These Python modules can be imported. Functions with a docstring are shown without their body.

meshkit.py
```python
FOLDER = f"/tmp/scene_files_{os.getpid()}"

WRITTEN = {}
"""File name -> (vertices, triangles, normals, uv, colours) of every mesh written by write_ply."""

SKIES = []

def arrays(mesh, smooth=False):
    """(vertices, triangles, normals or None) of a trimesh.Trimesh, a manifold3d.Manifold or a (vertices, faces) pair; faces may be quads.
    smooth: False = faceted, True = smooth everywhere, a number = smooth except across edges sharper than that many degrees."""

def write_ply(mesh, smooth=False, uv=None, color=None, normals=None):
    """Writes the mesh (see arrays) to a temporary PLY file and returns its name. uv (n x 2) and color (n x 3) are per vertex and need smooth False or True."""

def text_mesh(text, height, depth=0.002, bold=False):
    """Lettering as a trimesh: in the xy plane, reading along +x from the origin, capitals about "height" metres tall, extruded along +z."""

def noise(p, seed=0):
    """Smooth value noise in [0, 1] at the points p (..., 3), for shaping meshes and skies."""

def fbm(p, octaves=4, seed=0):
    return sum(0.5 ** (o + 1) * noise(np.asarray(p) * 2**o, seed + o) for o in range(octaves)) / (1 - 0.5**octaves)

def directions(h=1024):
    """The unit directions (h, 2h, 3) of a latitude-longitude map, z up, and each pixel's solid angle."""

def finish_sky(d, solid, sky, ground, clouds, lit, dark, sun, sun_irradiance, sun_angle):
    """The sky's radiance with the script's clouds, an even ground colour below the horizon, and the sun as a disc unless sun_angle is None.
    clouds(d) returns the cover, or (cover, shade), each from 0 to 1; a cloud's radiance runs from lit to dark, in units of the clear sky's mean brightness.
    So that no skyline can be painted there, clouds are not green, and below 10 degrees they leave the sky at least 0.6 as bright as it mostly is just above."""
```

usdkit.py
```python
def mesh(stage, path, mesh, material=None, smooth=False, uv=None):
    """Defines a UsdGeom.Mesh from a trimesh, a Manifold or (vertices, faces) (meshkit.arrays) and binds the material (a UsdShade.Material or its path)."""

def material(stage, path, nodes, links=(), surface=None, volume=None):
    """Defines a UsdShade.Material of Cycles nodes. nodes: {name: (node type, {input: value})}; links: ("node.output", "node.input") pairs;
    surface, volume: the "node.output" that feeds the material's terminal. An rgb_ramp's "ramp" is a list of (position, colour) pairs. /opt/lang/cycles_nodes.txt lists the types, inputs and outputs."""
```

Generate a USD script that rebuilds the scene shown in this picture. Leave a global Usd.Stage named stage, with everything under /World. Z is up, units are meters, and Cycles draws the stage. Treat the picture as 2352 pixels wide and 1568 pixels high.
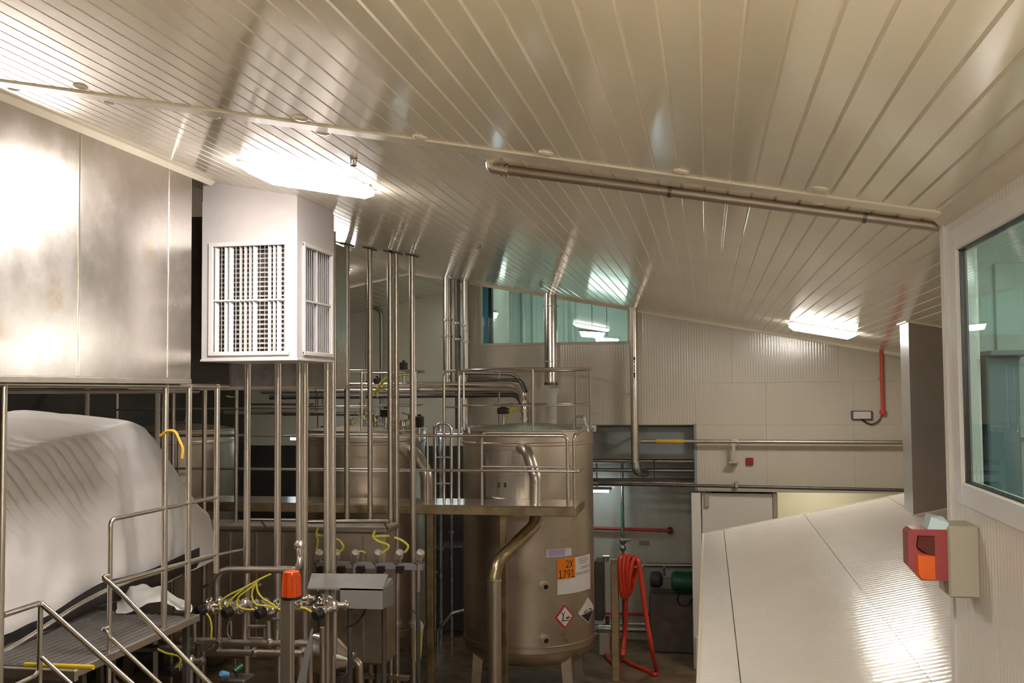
import math, random
import numpy as np, trimesh, usdkit, meshkit, manifold3d
from scipy.spatial import ConvexHull
from pxr import Usd, UsdGeom, UsdShade, Gf, Sdf

stage = Usd.Stage.CreateInMemory()
UsdGeom.SetStageUpAxis(stage, 'Z'); UsdGeom.SetStageMetersPerUnit(stage, 1.0)
world = UsdGeom.Xform.Define(stage, '/World'); stage.SetDefaultPrim(world.GetPrim())
UsdGeom.Scope.Define(stage, '/World/Looks')
rnd = random.Random(7)

# ------------------------------------------------------------------ camera
W, H, FPX = 2352., 1568., 2350.
YAW, PITCH, ROLL = math.radians(10.8), math.atan(110 / FPX), 0.008
EYE = np.array([0, 0, 5.2])
FW = np.array([-math.sin(YAW) * math.cos(PITCH), math.cos(YAW) * math.cos(PITCH), math.sin(PITCH)])
R0 = np.array([math.cos(YAW), math.sin(YAW), 0]); U0 = np.cross(R0, FW)
RT = math.cos(ROLL) * R0 - math.sin(ROLL) * U0; UP = math.cos(ROLL) * U0 + math.sin(ROLL) * R0
cam = UsdGeom.Camera.Define(stage, '/World/Camera')
M = Gf.Matrix4d(1.0)
for i, a in enumerate((RT, UP, -FW, EYE)):
    M.SetRow(i, Gf.Vec4d(*map(float, a), 1.0 if i == 3 else 0.0))
cam.AddTransformOp().Set(M)
cam.CreateHorizontalApertureAttr(36.0); cam.CreateVerticalApertureAttr(24.0)
cam.CreateFocalLengthAttr(36.0 * FPX / W)
cam.CreateClippingRangeAttr(Gf.Vec2f(0.05, 200.0))
EXPOSURE = 1.7
cam.CreateExposureAttr(EXPOSURE)
LAMP_MAIN, LAMP_FAR, LAMP_BACK, LAMP_SIDE, LAMP_TEAL, LAMP_BLUE = 26.0, 14.0, 42.0, 5.5, 3.6, 9.0      # radiance of the diffusers
FLOOR = 0.0

def ray(x, y): return FW + (x - W / 2) / FPX * RT - (y - H / 2) / FPX * UP
def at(x, y, Y): d = ray(x, y); return EYE + d * (Y / d[1])          # the point of the plane at depth Y
def atX(x, y, X): d = ray(x, y); return EYE + d * (X / d[0])
def atZ(x, y, Z): d = ray(x, y); return EYE + d * ((Z - EYE[2]) / d[2])
RIDGE = -5.7; XRW = 1.36
def zc(X): return 5.2 + 1.2424 - 0.19046 * X if X >= RIDGE else 5.2 + 1.2424 + 0.19046 * (X - 2 * RIDGE)

# ------------------------------------------------------------------ materials
LK = {}
def mat(name, color, rough=0.5, metal=0.0, vary=0.0, vscale=3.0, rvary=0.0, bump=0.0, bscale=60.0, emit=None, strength=0.0,
        rib=None, ribamp=0.0, spec=0.5, trans=0.0, stain=None, coat=0.0, aniso=None, stretch=None):
    n = {'p': ('principled_bsdf', {'base_color': color, 'roughness': rough, 'metallic': metal, 'specular_ior_level': spec})}
    l = []
    P = n['p'][1]
    if coat: P['coat_weight'] = coat; P['coat_roughness'] = 0.05
    if trans: P['transmission_weight'] = trans
    if emit is not None: P['emission_color'] = emit; P['emission_strength'] = strength
    if vary or rvary or bump or rib or stain:
        n['g'] = ('texture_coordinate', {})
        src = 'g.object'
        if stretch:
            n['mp'] = ('mapping', {'scale': stretch}); l.append(('g.object', 'mp.vector')); src = 'mp.vector'
    if vary or rvary:
        n['nz'] = ('noise_texture', {'scale': vscale, 'detail': 5.0, 'roughness': 0.6}); l.append((src, 'nz.vector'))
    if vary:
        c = np.array(color)
        n['rp'] = ('rgb_ramp', {'ramp': [(0.3, tuple(np.clip(c * (1 - vary), 0, 1))), (0.7, tuple(np.clip(c * (1 + vary), 0, 1)))]})
        l += [('nz.fac', 'rp.fac')]
        last = 'rp.color'
        if stain:
            n['sn'] = ('noise_texture', {'scale': stain[1], 'detail': 6.0, 'roughness': 0.65}); l.append((src, 'sn.vector'))
            n['sr'] = ('rgb_ramp', {'ramp': [(stain[2], (0, 0, 0)), (stain[2] + 0.12, (1, 1, 1))]}); l.append(('sn.fac', 'sr.fac'))
            n['sm'] = ('mix', {'color2': stain[0]}); l += [('rp.color', 'sm.color1'), ('sr.color', 'sm.fac')]
            last = 'sm.color'
        l.append((last, 'p.base_color'))
    if rvary:
        n['mr'] = ('map_range', {'from_min': 0.25, 'from_max': 0.75, 'to_min': max(0.02, rough - rvary), 'to_max': rough + rvary})
        l += [('nz.fac', 'mr.value'), ('mr.result', 'p.roughness')]
    nrm = None
    if rib:
        axis, period = rib
        n['wv'] = ('wave_texture', {'wave_type': 'bands', 'bands_direction': axis, 'profile': 'sine', 'scale': 0.314159 / period, 'detail': 0.0}); l.append(('g.object', 'wv.vector'))
        n['b1'] = ('bump', {'strength': 1.0, 'distance': ribamp}); l += [('wv.fac', 'b1.height')]
        nrm = 'b1.normal'
    if bump:
        n['bn'] = ('noise_texture', {'scale': bscale, 'detail': 3.0}); l.append((src, 'bn.vector'))
        n['b2'] = ('bump', {'strength': 1.0, 'distance': bump}); l.append(('bn.fac', 'b2.height'))
        if nrm: l.append((nrm, 'b2.normal'))
        nrm = 'b2.normal'
    if nrm: l.append((nrm, 'p.normal'))
    LK[name] = usdkit.material(stage, '/World/Looks/' + name, n, l, surface='p.BSDF')
    return LK[name]

def emitter(name, color, strength):
    LK[name] = usdkit.material(stage, '/World/Looks/' + name, {'e': ('emission', {'color': color, 'strength': strength})}, [], surface='e.emission')
def pane(name, tint, ior=1.5, rough=0.0):
    LK[name] = usdkit.material(stage, '/World/Looks/' + name,
        {'f': ('fresnel', {'IOR': ior}), 't': ('transparent_bsdf', {'color': tint}), 'g': ('glossy_bsdf', {'color': (1, 1, 1), 'roughness': rough}), 'm': ('mix_closure', {}), 'o': ('geometry', {}), 's': ('math', {'math_type': 'subtract', 'value1': 1.0}), 'x': ('math', {'math_type': 'multiply'})},
        [('o.backfacing', 's.value2'), ('f.fac', 'x.value1'), ('s.value', 'x.value2'), ('x.value', 'm.fac'), ('t.BSDF', 'm.closure1'), ('g.BSDF', 'm.closure2')], surface='m.closure')

CREAM = (0.87, 0.79, 0.635)
mat('ceiling_paint', CREAM, 0.11, vary=0.02, vscale=0.7, rvary=0.02, bump=0.00025, bscale=45, spec=1.0)
mat('ceiling_paint_pale', (0.89, 0.81, 0.655), 0.10, vary=0.02, vscale=0.7, rvary=0.02, bump=0.00025, bscale=50, spec=1.0)
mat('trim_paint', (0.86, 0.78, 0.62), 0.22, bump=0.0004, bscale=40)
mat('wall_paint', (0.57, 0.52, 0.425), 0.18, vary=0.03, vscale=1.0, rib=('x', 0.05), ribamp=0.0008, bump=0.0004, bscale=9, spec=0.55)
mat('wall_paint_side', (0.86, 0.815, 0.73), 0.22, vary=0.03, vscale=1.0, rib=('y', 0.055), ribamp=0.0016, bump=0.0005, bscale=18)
mat('plain_wall', (0.60, 0.55, 0.44), 0.4, vary=0.05, vscale=1.2)
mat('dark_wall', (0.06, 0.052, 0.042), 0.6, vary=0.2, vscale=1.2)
mat('teal_wall', (0.64, 0.61, 0.51), 0.3, vary=0.05, vscale=1.0, rib=('x', 0.3), ribamp=0.006)
mat('annex_wall', (0.76, 0.83, 0.78), 0.25, vary=0.04, vscale=1.0)
mat('blue_paint', (0.14, 0.42, 0.78), 0.35)
mat('grey_panel', (0.26, 0.29, 0.28), 0.45, vary=0.08, vscale=2)
mat('roof_paint', (0.88, 0.84, 0.76), 0.16, vary=0.02, vscale=1.2, rvary=0.02, bump=0.0007, bscale=26, spec=0.6)
mat('white_paint', (0.64, 0.60, 0.59), 0.30, vary=0.03, vscale=6)
mat('white_frame', (0.80, 0.76, 0.72), 0.30)
mat('door_paint', (0.70, 0.66, 0.58), 0.4)
mat('lit_beige', (0.80, 0.76, 0.62), 0.5)
mat('floor_wet', (0.20, 0.135, 0.08), 0.30, vary=0.35, vscale=1.6, rvary=0.18, bump=0.001, bscale=30)
mat('steel', (0.66, 0.60, 0.53), 0.36, 1.0, vary=0.04, vscale=1.5, rvary=0.03)
mat('steel_bright', (0.82, 0.77, 0.71), 0.22, 1.0, vary=0.03, vscale=2, rvary=0.03)
mat('steel_dull', (0.52, 0.47, 0.41), 0.45, 1.0, vary=0.08, vscale=2, rvary=0.05)
mat('steel_tank', (0.64, 0.56, 0.46), 0.42, 1.0, vary=0.10, vscale=1.3, rvary=0.07, stain=((0.40, 0.33, 0.25), 2.0, 0.60))
mat('steel_sheet', (0.67, 0.63, 0.59), 0.25, 1.0, vary=0.06, vscale=1.1, rvary=0.06, stain=((0.60, 0.50, 0.36), 1.2, 0.62))
mat('steel_brass', (0.55, 0.45, 0.29), 0.32, 1.0, vary=0.08, vscale=3, rvary=0.05)
mat('pipe_brown', (0.40, 0.34, 0.28), 0.5, 0.9, vary=0.05, vscale=2)
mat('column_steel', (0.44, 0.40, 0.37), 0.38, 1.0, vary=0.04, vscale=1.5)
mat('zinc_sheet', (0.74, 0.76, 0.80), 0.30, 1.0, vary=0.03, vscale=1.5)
mat('galvanised', (0.56, 0.57, 0.58), 0.34, 1.0, vary=0.12, vscale=9, rvary=0.08)
mat('dark_steel', (0.16, 0.145, 0.13), 0.45, 0.8, vary=0.2, vscale=4)
mat('box_steel', (0.26, 0.25, 0.23), 0.45, 0.1, vary=0.06, vscale=4)
mat('black_plastic', (0.015, 0.014, 0.014), 0.4)
mat('black_rubber', (0.03, 0.026, 0.023), 0.55, vary=0.4, vscale=9, bump=0.004, bscale=20)
mat('mat_grey', (0.12, 0.105, 0.095), 0.55, vary=0.35, vscale=40, rvary=0.1, bump=0.006, bscale=70)
mat('tarp_white', (0.82, 0.78, 0.75), 0.40, vary=0.05, vscale=1.6, bump=0.004, bscale=5)
mat('sheet_white', (0.72, 0.70, 0.67), 0.35, vary=0.06, vscale=3)
mat('yellow_hose', (0.62, 0.56, 0.05), 0.35)
mat('yellow_paint', (0.70, 0.50, 0.03), 0.4)
mat('yellow_band', (0.72, 0.42, 0.05), 0.45)
mat('amber_lens', (0.85, 0.10, 0.01), 0.15, emit=(1.0, 0.10, 0.01), strength=0.0, spec=0.6)
mat('amber_dark', (0.40, 0.03, 0.01), 0.2)
mat('red_housing', (0.34, 0.05, 0.055), 0.25)
mat('red_lens', (0.10, 0.004, 0.003), 0.12)
mat('orange_lens', (0.85, 0.13, 0.01), 0.15)
mat('white_lens', (0.62, 0.72, 0.78), 0.15)
mat('box_beige', (0.44, 0.40, 0.32), 0.45)
mat('red_pipe', (0.62, 0.07, 0.045), 0.35)
mat('red_hose', (0.62, 0.045, 0.02), 0.35)
mat('red_dark', (0.30, 0.015, 0.012), 0.4)
mat('green_paint', (0.02, 0.16, 0.07), 0.35)
mat('green_dark', (0.01, 0.07, 0.035), 0.4)
mat('green_pipe', (0.10, 0.30, 0.20), 0.4)
mat('motor_grey', (0.05, 0.05, 0.05), 0.45)
mat('print_orange', (0.85, 0.22, 0.01), 0.4)
mat('print_white', (0.74, 0.70, 0.67), 0.4)
mat('print_black', (0.02, 0.018, 0.017), 0.5)
mat('print_red', (0.55, 0.02, 0.03), 0.4)
mat('print_grey', (0.30, 0.28, 0.27), 0.5)
mat('print_lilac', (0.50, 0.36, 0.60), 0.4)
mat('print_pink', (0.55, 0.22, 0.24), 0.5)
mat('sign_yellow', (0.72, 0.68, 0.14), 0.45)
mat('office_dark', (0.16, 0.19, 0.19), 0.5)
mat('office_blue', (0.16, 0.23, 0.26), 0.4)
mat('office_wall', (0.42, 0.46, 0.43), 0.5)
mat('insulation', (0.62, 0.58, 0.52), 0.5, vary=0.06, vscale=4, bump=0.004, bscale=14)
mat('louvre_white', (0.74, 0.71, 0.69), 0.35)
mat('vent_dark', (0.16, 0.13, 0.115), 0.6)
emitter('lamp_main', (1.0, 0.94, 0.90), LAMP_MAIN)
emitter('lamp_far', (1.0, 0.94, 0.86), LAMP_FAR)
emitter('lamp_mid', (1.0, 0.94, 0.86), 6.5)
emitter('lamp_side', (1.0, 0.93, 0.86), LAMP_SIDE)
emitter('lamp_back', (1.0, 0.94, 0.85), LAMP_BACK)
emitter('lamp_teal', (0.85, 1.0, 0.95), LAMP_TEAL)
emitter('lamp_blue', (0.70, 0.90, 1.0), LAMP_BLUE)
emitter('lamp_dim', (0.72, 0.92, 1.0), 5.0)
mat('steel_matte', (0.90, 0.85, 0.80), 0.42, 0.85)
emitter('lamp_office', (0.82, 1.0, 0.95), 2.4)
emitter('lamp_warm', (1.0, 0.92, 0.74), 3.5)
pane('window_glass', (0.86, 0.93, 0.90))

# ------------------------------------------------------------------ mesh helpers: (vertices, faces) pairs in world coordinates
def cat(*ms):
    vs, fs, k = [], [], 0
    for m in ms:
        if m is None: continue
        if isinstance(m, list): m = cat(*m)
        v, f = m; vs.append(np.asarray(v, float)); fs.append(np.asarray(f, int) + k); k += len(v)
    return np.vstack(vs), np.vstack(fs)
def box(a, b):
    a, b = np.minimum(a, b), np.maximum(a, b)
    m = trimesh.creation.box(b - a); return np.array(m.vertices) + (a + b) / 2, np.array(m.faces)
def hull(pts):
    pts = np.asarray(pts, float); h = ConvexHull(pts); c = pts.mean(0)
    f = h.simplices.copy()
    nn = np.cross(pts[f[:, 1]] - pts[f[:, 0]], pts[f[:, 2]] - pts[f[:, 0]])
    bad = (nn * (pts[f].mean(1) - c)).sum(1) < 0; f[bad] = f[bad][:, ::-1]
    used = np.unique(f); mp = -np.ones(len(pts), int); mp[used] = np.arange(len(used))
    return pts[used], mp[f]
def bev(a, b, r=0.008):
    a, b = np.minimum(a, b), np.maximum(a, b); r = min(r, 0.45 * float((b - a).min())); P = []
    for sx in (0, 1):
        for sy in (0, 1):
            for sz in (0, 1):
                c = np.array([(a, b)[s][i] for i, s in enumerate((sx, sy, sz))], float); d = np.array([1 - 2 * sx, 1 - 2 * sy, 1 - 2 * sz]) * r
                for k in range(3):
                    o = d.copy(); o[k] = 0; P.append(c + o)
    return hull(P)
def frame(t):
    t = t / np.linalg.norm(t); h = np.array([0, 0, 1.]) if abs(t[2]) < 0.9 else np.array([1., 0, 0])
    a = np.cross(t, h); a /= np.linalg.norm(a); return a, np.cross(t, a)
def tube(pts, r, n=12, caps=True):
    p = np.asarray(pts, float); keep = [0] + [i for i in range(1, len(p)) if np.linalg.norm(p[i] - p[i - 1]) > 1e-6]; p = p[keep]
    r = np.broadcast_to(np.asarray(r, float), (len(keep),)) if np.ndim(r) == 0 else np.asarray(r, float)[keep]
    t = np.gradient(p, axis=0) if len(p) > 2 else np.repeat((p[1] - p[0])[None], 2, 0)
    t /= np.linalg.norm(t, axis=1, keepdims=True); a, b = frame(t[0]); rings = []
    ang = np.arange(n) * 2 * np.pi / n
    for i in range(len(p)):
        a = a - t[i] * (a @ t[i]); a /= np.linalg.norm(a); b = np.cross(t[i], a)
        rings.append(p[i] + r[i] * (np.cos(ang)[:, None] * a + np.sin(ang)[:, None] * b))
    v = np.vstack(rings); f = []
    for i in range(len(p) - 1):
        for j in range(n):
            q = [i * n + j, i * n + (j + 1) % n, (i + 1) * n + (j + 1) % n, (i + 1) * n + j]; f += [[q[0], q[1], q[2]], [q[0], q[2], q[3]]]
    if caps:
        v = np.vstack([v, p[0], p[-1]]); k = len(v)
        for j in range(n):
            f.append([k - 2, (j + 1) % n, j]); o = (len(p) - 1) * n; f.append([k - 1, o + j, o + (j + 1) % n])
    return v, np.array(f)
def bend(pts, R, seg=7):
    p = [np.asarray(q, float) for q in pts]; out = [p[0]]
    for i in range(1, len(p) - 1):
        a, b = p[i - 1] - p[i], p[i + 1] - p[i]; la, lb = np.linalg.norm(a), np.linalg.norm(b); a /= la; b /= lb
        ang = math.acos(np.clip(a @ b, -1, 1)); d = min(R / math.tan(ang / 2) if ang > 0.05 else 0, 0.48 * la, 0.48 * lb)
        s, e = p[i] + a * d, p[i] + b * d
        for k in range(seg + 1):
            u = k / seg; out.append((1 - u) ** 2 * s + 2 * u * (1 - u) * p[i] + u * u * e)
    return out + [p[-1]]
def pipe(pts, r, R=None, n=12, caps=True): return tube(bend(pts, R if R else 3 * r), r, n, caps)
def cyl(p0, p1, r, n=16): return tube([p0, p1], r, n)
def lathe(prof, c, axis=(0, 0, 1), n=32):
    ax = np.asarray(axis, float); ax /= np.linalg.norm(ax); a, b = frame(ax); c = np.asarray(c, float); ang = np.arange(n) * 2 * np.pi / n
    v = np.vstack([c + ax * h + rr * (np.cos(ang)[:, None] * a + np.sin(ang)[:, None] * b) for rr, h in prof]); f = []
    for i in range(len(prof) - 1):
        for j in range(n):
            q = [i * n + j, i * n + (j + 1) % n, (i + 1) * n + (j + 1) % n, (i + 1) * n + j]; f += [[q[0], q[1], q[2]], [q[0], q[2], q[3]]]
    return v, np.array(f)
def ball(c, r, s=(1, 1, 1), n=2):
    m = trimesh.creation.icosphere(n, 1.0); return np.array(m.vertices) * r * np.array(s) + c, np.array(m.faces)
def prism(poly, z0, z1, mapf):
    """A convex polygon (u, v) extruded from z0 to z1, each (u, v, w) sent through mapf."""
    return hull([mapf(u, v, w) for u, v in poly for w in (z0, z1)])
def curve(pts, n=24):
    """Catmull-Rom through the points."""
    p = np.asarray(pts, float); p = np.vstack([2 * p[0] - p[1], p, 2 * p[-1] - p[-2]]); out = []
    for i in range(1, len(p) - 2):
        for t in np.linspace(0, 1, max(3, n // (len(p) - 3)), endpoint=False):
            out.append(0.5 * (2 * p[i] + (p[i + 1] - p[i - 1]) * t + (2 * p[i - 1] - 5 * p[i] + 4 * p[i + 1] - p[i + 2]) * t * t + (3 * p[i] - p[i - 1] - 3 * p[i + 1] + p[i + 2]) * t ** 3))
    return np.array(out + [p[-2]])

# ------------------------------------------------------------------ scene helpers
COUNT = {}
def numbered(parent, name):
    k = COUNT.get((parent, name), 0); COUNT[(parent, name)] = k + 1
    return name if k == 0 else f'{name}_{k:03d}'
def setd(prim, **kw):
    for k, v in kw.items():
        if v: prim.SetCustomDataByKey(k, v)
class Thing:
    def __init__(s, name, label=None, cat_=None, base=(0, 0, 0), group=None, kind=None):
        s.base = np.asarray(base, float); s.path = '/World/' + numbered('', name); s.label, s.cat, s.group = label, cat_, group
        x = UsdGeom.Xform.Define(stage, s.path); x.AddTranslateOp().Set(Gf.Vec3d(*map(float, s.base))); s.prim = x.GetPrim()
        setd(s.prim, label=label, category=cat_, group=group, kind=kind)
    def part(s, name, mesh, look, parent=None, label=None, smooth=35, kind=None):
        up = parent or s.path; path = up + '/' + numbered(up, name); v, f = mesh
        m = usdkit.mesh(stage, path, (np.asarray(v) - s.base, f), LK[look], smooth=smooth)
        setd(m.GetPrim(), label=label, kind=kind); return path
def solo(name, mesh, look, label, cat_, group=None, smooth=35, kind=None):
    v, f = mesh; v = np.asarray(v); b = np.array([v[:, 0].mean(), v[:, 1].mean(), v[:, 2].min()])
    path = '/World/' + numbered('', name); m = usdkit.mesh(stage, path, (v - b, f), LK[look], smooth=smooth); m.AddTranslateOp().Set(Gf.Vec3d(*map(float, b)))
    setd(m.GetPrim(), label=label, category=cat_, group=group, kind=kind); return path
def struct(name, mesh, look, smooth=False):
    path = '/World/' + numbered('', name); m = usdkit.mesh(stage, path, mesh, LK[look], smooth=smooth); setd(m.GetPrim(), kind='structure'); return path
def dup(t, base, label, rotz=0.0, group=None):
    name = t.path.rsplit('/', 1)[1]; path = '/World/' + numbered('', name)
    x = UsdGeom.Xform.Define(stage, path); x.GetPrim().GetReferences().AddInternalReference(t.path)
    x.ClearXformOpOrder(); x.AddTranslateOp().Set(Gf.Vec3d(*map(float, base)))
    if rotz: x.AddRotateZOp().Set(rotz)
    x.GetPrim().SetInstanceable(True); setd(x.GetPrim(), label=label, category=t.cat, group=group or t.group); return path
V = lambda *a: np.array(a, float)

# ================================================================== THE SETTING
struct('floor', box(V(-11, -4, -0.2), V(4.3, 23.2, 0)), 'floor_wet')
YB = 19.5                                                            # face of the back wall
ceil = Thing('ceiling', kind='structure')
def board(x0, x1, y0, y1):
    c = 0.009; P = []
    for y in (y0, y1):
        P += [(x0, y, zc(x0) + 0.04), (x0, y, zc(x0) + c), (x0 + c, y, zc(x0 + c)), (x1 - c, y, zc(x1 - c)), (x1, y, zc(x1) + c), (x1, y, zc(x1) + 0.04)]
    return hull(P)
PITCHX = 0.1425; k = 0; x = RIDGE
while x < 4.28:
    x1 = min(x + PITCHX, 4.3); look = 'ceiling_paint_pale' if k % 3 == 1 else 'ceiling_paint'
    ceil.part('ceiling_panel', board(x, x1, -4, 6.2), look, smooth=False)
    ceil.part('ceiling_panel', board(x, x1, 6.2, 23.2 if x1 < -4.5 else YB), look, smooth=False)
    x = x1; k += 1
x = RIDGE
while x > -10.9:
    x1 = max(x - 0.2, -11.0)
    ceil.part('ceiling_panel', board(x1, x, -4, 23.2), 'ceiling_paint', smooth=False); x = x1
ceil.part('ridge_cap', hull([(RIDGE + s * 0.07, y, zc(RIDGE + s * 0.07) - d) for s in (-1, 1) for y in (9, 23.1) for d in (0.0, 0.012)]), 'trim_paint', smooth=False)

def slope_strip(xa, xb, y0, y1, drop=0.012):
    return hull([(x, y, zc(x) - d) for x in (xa, xb) for (y, d) in ((y0, -0.014), (y1, -0.014), (y0 + 0.012, drop), (y1 - 0.012, drop))])
t1 = Thing('trim', kind='structure'); 
t1.part('joint_strip', slope_strip(-5.1, 1.37, 6.12, 6.32), 'trim_paint', smooth=False)
for px, py in ((185, 198), (250, 232), (490, 265), (690, 270), (740, 303), (965, 313), (1255, 350), (1565, 392), (1885, 432), (1880, 462), (30, 202)):
    d = ray(px, py); n = V(0.19046, 0, 1); p = EYE + d * ((V(0, 0, 6.4424) - EYE) @ n / (d @ n))
    t1.part('fixing_cap', lathe([(0.0001, -0.022), (0.03, -0.021), (0.045, -0.012), (0.05, 0.004)], p + V(0, 0, 0.002), (0.187, 0, 0.98), 16), 'trim_paint')
struct('trim', cat(slope_strip(RIDGE, 4.25, YB - 0.07, YB - 0.005, 0.05), slope_strip(-9.5, RIDGE, YB - 0.07, YB - 0.005, 0.03)), 'trim_paint')

struct('floor_platform', box(V(-5.0, -3.9, 3.3), V(XRW, 2.4, 3.5)), 'plain_wall')

# back wall: sandwich panels round a window and over a wide opening
wb = Thing('wall_back', kind='structure')
def wpanel(x0, x1, z0, z1=None, look='wall_paint', T=wb, Y=YB, th=0.22):
    g = 0.0007; b = 0.0018; P = []
    top = (lambda x: zc(x) + 0.02) if z1 is None else (lambda x: z1 - g)
    for x, s in ((x0 + g, 1), (x1 - g, -1)):
        for z, q in ((z0 + g, 1), (top(x), -1)):
            P += [(x, Y + b, z), (x + s * b, Y, z + q * b), (x, Y + th, z)]
    T.part('wall_panel', hull(P), look, smooth=False)
zo, zj = 4.51, 5.29                                                   # top of the opening, joint line
WX0, WX1, WZ = -4.38, -1.43, 6.05
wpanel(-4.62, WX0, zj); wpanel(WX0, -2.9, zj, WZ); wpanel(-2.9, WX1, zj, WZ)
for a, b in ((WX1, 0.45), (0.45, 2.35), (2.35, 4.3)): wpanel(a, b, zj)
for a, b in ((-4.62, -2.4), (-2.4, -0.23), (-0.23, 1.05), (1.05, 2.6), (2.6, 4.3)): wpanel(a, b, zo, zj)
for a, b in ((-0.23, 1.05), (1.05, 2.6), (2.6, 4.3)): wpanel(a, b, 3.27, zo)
# lower wall with the door and the lit doorway
xd0, xd1, xl0 = at(1612, 1150, YB)[0], at(1775, 1150, YB)[0], at(1786, 1150, YB)[0]
wb.part('corner_post', bev(V(-0.34, YB - 0.06, 0), V(xd0 - 0.02, YB + 0.22, 3.25), 0.01), 'white_frame', smooth=False)
wb.part('plinth', bev(V(-0.30, YB - 0.14, 0), V(xd0 + 0.1, YB - 0.06, 0.62), 0.01), 'white_frame', smooth=False)
wb.part('lintel', bev(V(xd1 + 0.0, YB, 0), V(xl0, YB + 0.22, 3.26), 0.008), 'steel_dull', smooth=False)
dr = Thing('door', kind='structure')
dr.part('leaf', bev(V(xd0, YB + 0.03, 0.02), V(xd1, YB + 0.09, 3.24), 0.01), 'door_paint', smooth=False)
dr.part('closer', bev(V(xd0 + 0.05, YB - 0.02, 2.98), V(xd0 + 0.13, YB + 0.03, 3.22), 0.006), 'steel_dull', smooth=False)
struct('wall_passage', cat(box(V(xl0, YB + 2.2, 0), V(4.3, YB + 2.3, 3.6)), box(V(xl0 - 0.1, YB + 0.22, 0), V(xl0, YB + 2.3, 3.6)), box(V(xl0 - .1, YB + 0.22, 3.5), V(4.3, YB + 2.3, 3.6)), box(V(4.2, YB + .22, 0), V(4.3, YB + 2.2, 3.6))), 'lit_beige')
# window in the back wall
w1 = Thing('window', kind='structure')
def wtop(x): return zc(x) - 0.03
def slab(x0, x1, y0, y1, zb, f): return hull([(x, y, z) for x in (x0, x1) for y in (y0, y1) for z in (zb, f(x))])
w1.part('frame', cat(slab(WX0, WX0 + 0.05, YB - 0.01, YB + 0.1, WZ, wtop), slab(WX1 - 0.05, WX1, YB - 0.01, YB + 0.1, WZ, wtop),
                     box(V(WX0, YB - 0.015, WZ), V(WX1, YB + 0.1, WZ + 0.05)),
                     hull([(x, y, zc(x) - d) for x in (WX0, WX1) for y in (YB - 0.01, YB + 0.1) for d in (-0.01, 0.035)])), 'plain_wall', smooth=False)
w1.part('mullion', slab(-3.02, -2.96, YB - 0.01, YB + 0.1, WZ, wtop), 'plain_wall', smooth=False)
for a, b in ((WX0 + 0.05, -3.02), (-2.96, WX1 - 0.05)):
    w1.part('pane', slab(a, b, YB + 0.045, YB + 0.055, WZ + 0.05, lambda x: zc(x) - 0.035), 'window_glass', smooth=False)
# the annex behind that window
wa = Thing('wall_annex', kind='structure')
for q0, q1 in ((V(-5.6, 24.4, 4.9), V(2.6, 24.5, 9.0)), (V(-5.7, 23.25, 4.9), V(-5.6, 24.5, 9.0)), (V(2.5, YB + 0.22, 4.9), V(2.6, 24.4, 9.0)), (V(-5.6, 23.15, 8.9), V(2.5, 24.4, 9.0)), (V(-4.5, YB + 0.22, 8.0), V(2.5, 24.4, 8.1)), (V(-4.5, YB + .23, 4.8), V(2.5, 24.4, 4.9))):
    wa.part('wall_panel', box(q0, q1), 'annex_wall', smooth=False)
for i, px in enumerate((1148, 1172, 1202, 1226, 1300, 1316)):
    X = at(px, 750, 24.3)[0]; wa.part('rib', bev(V(X - .05, 24.28, 4.9), V(X + .05, 24.4, 7.55 if i else 8.0), .03), 'annex_wall', smooth=False)
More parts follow.
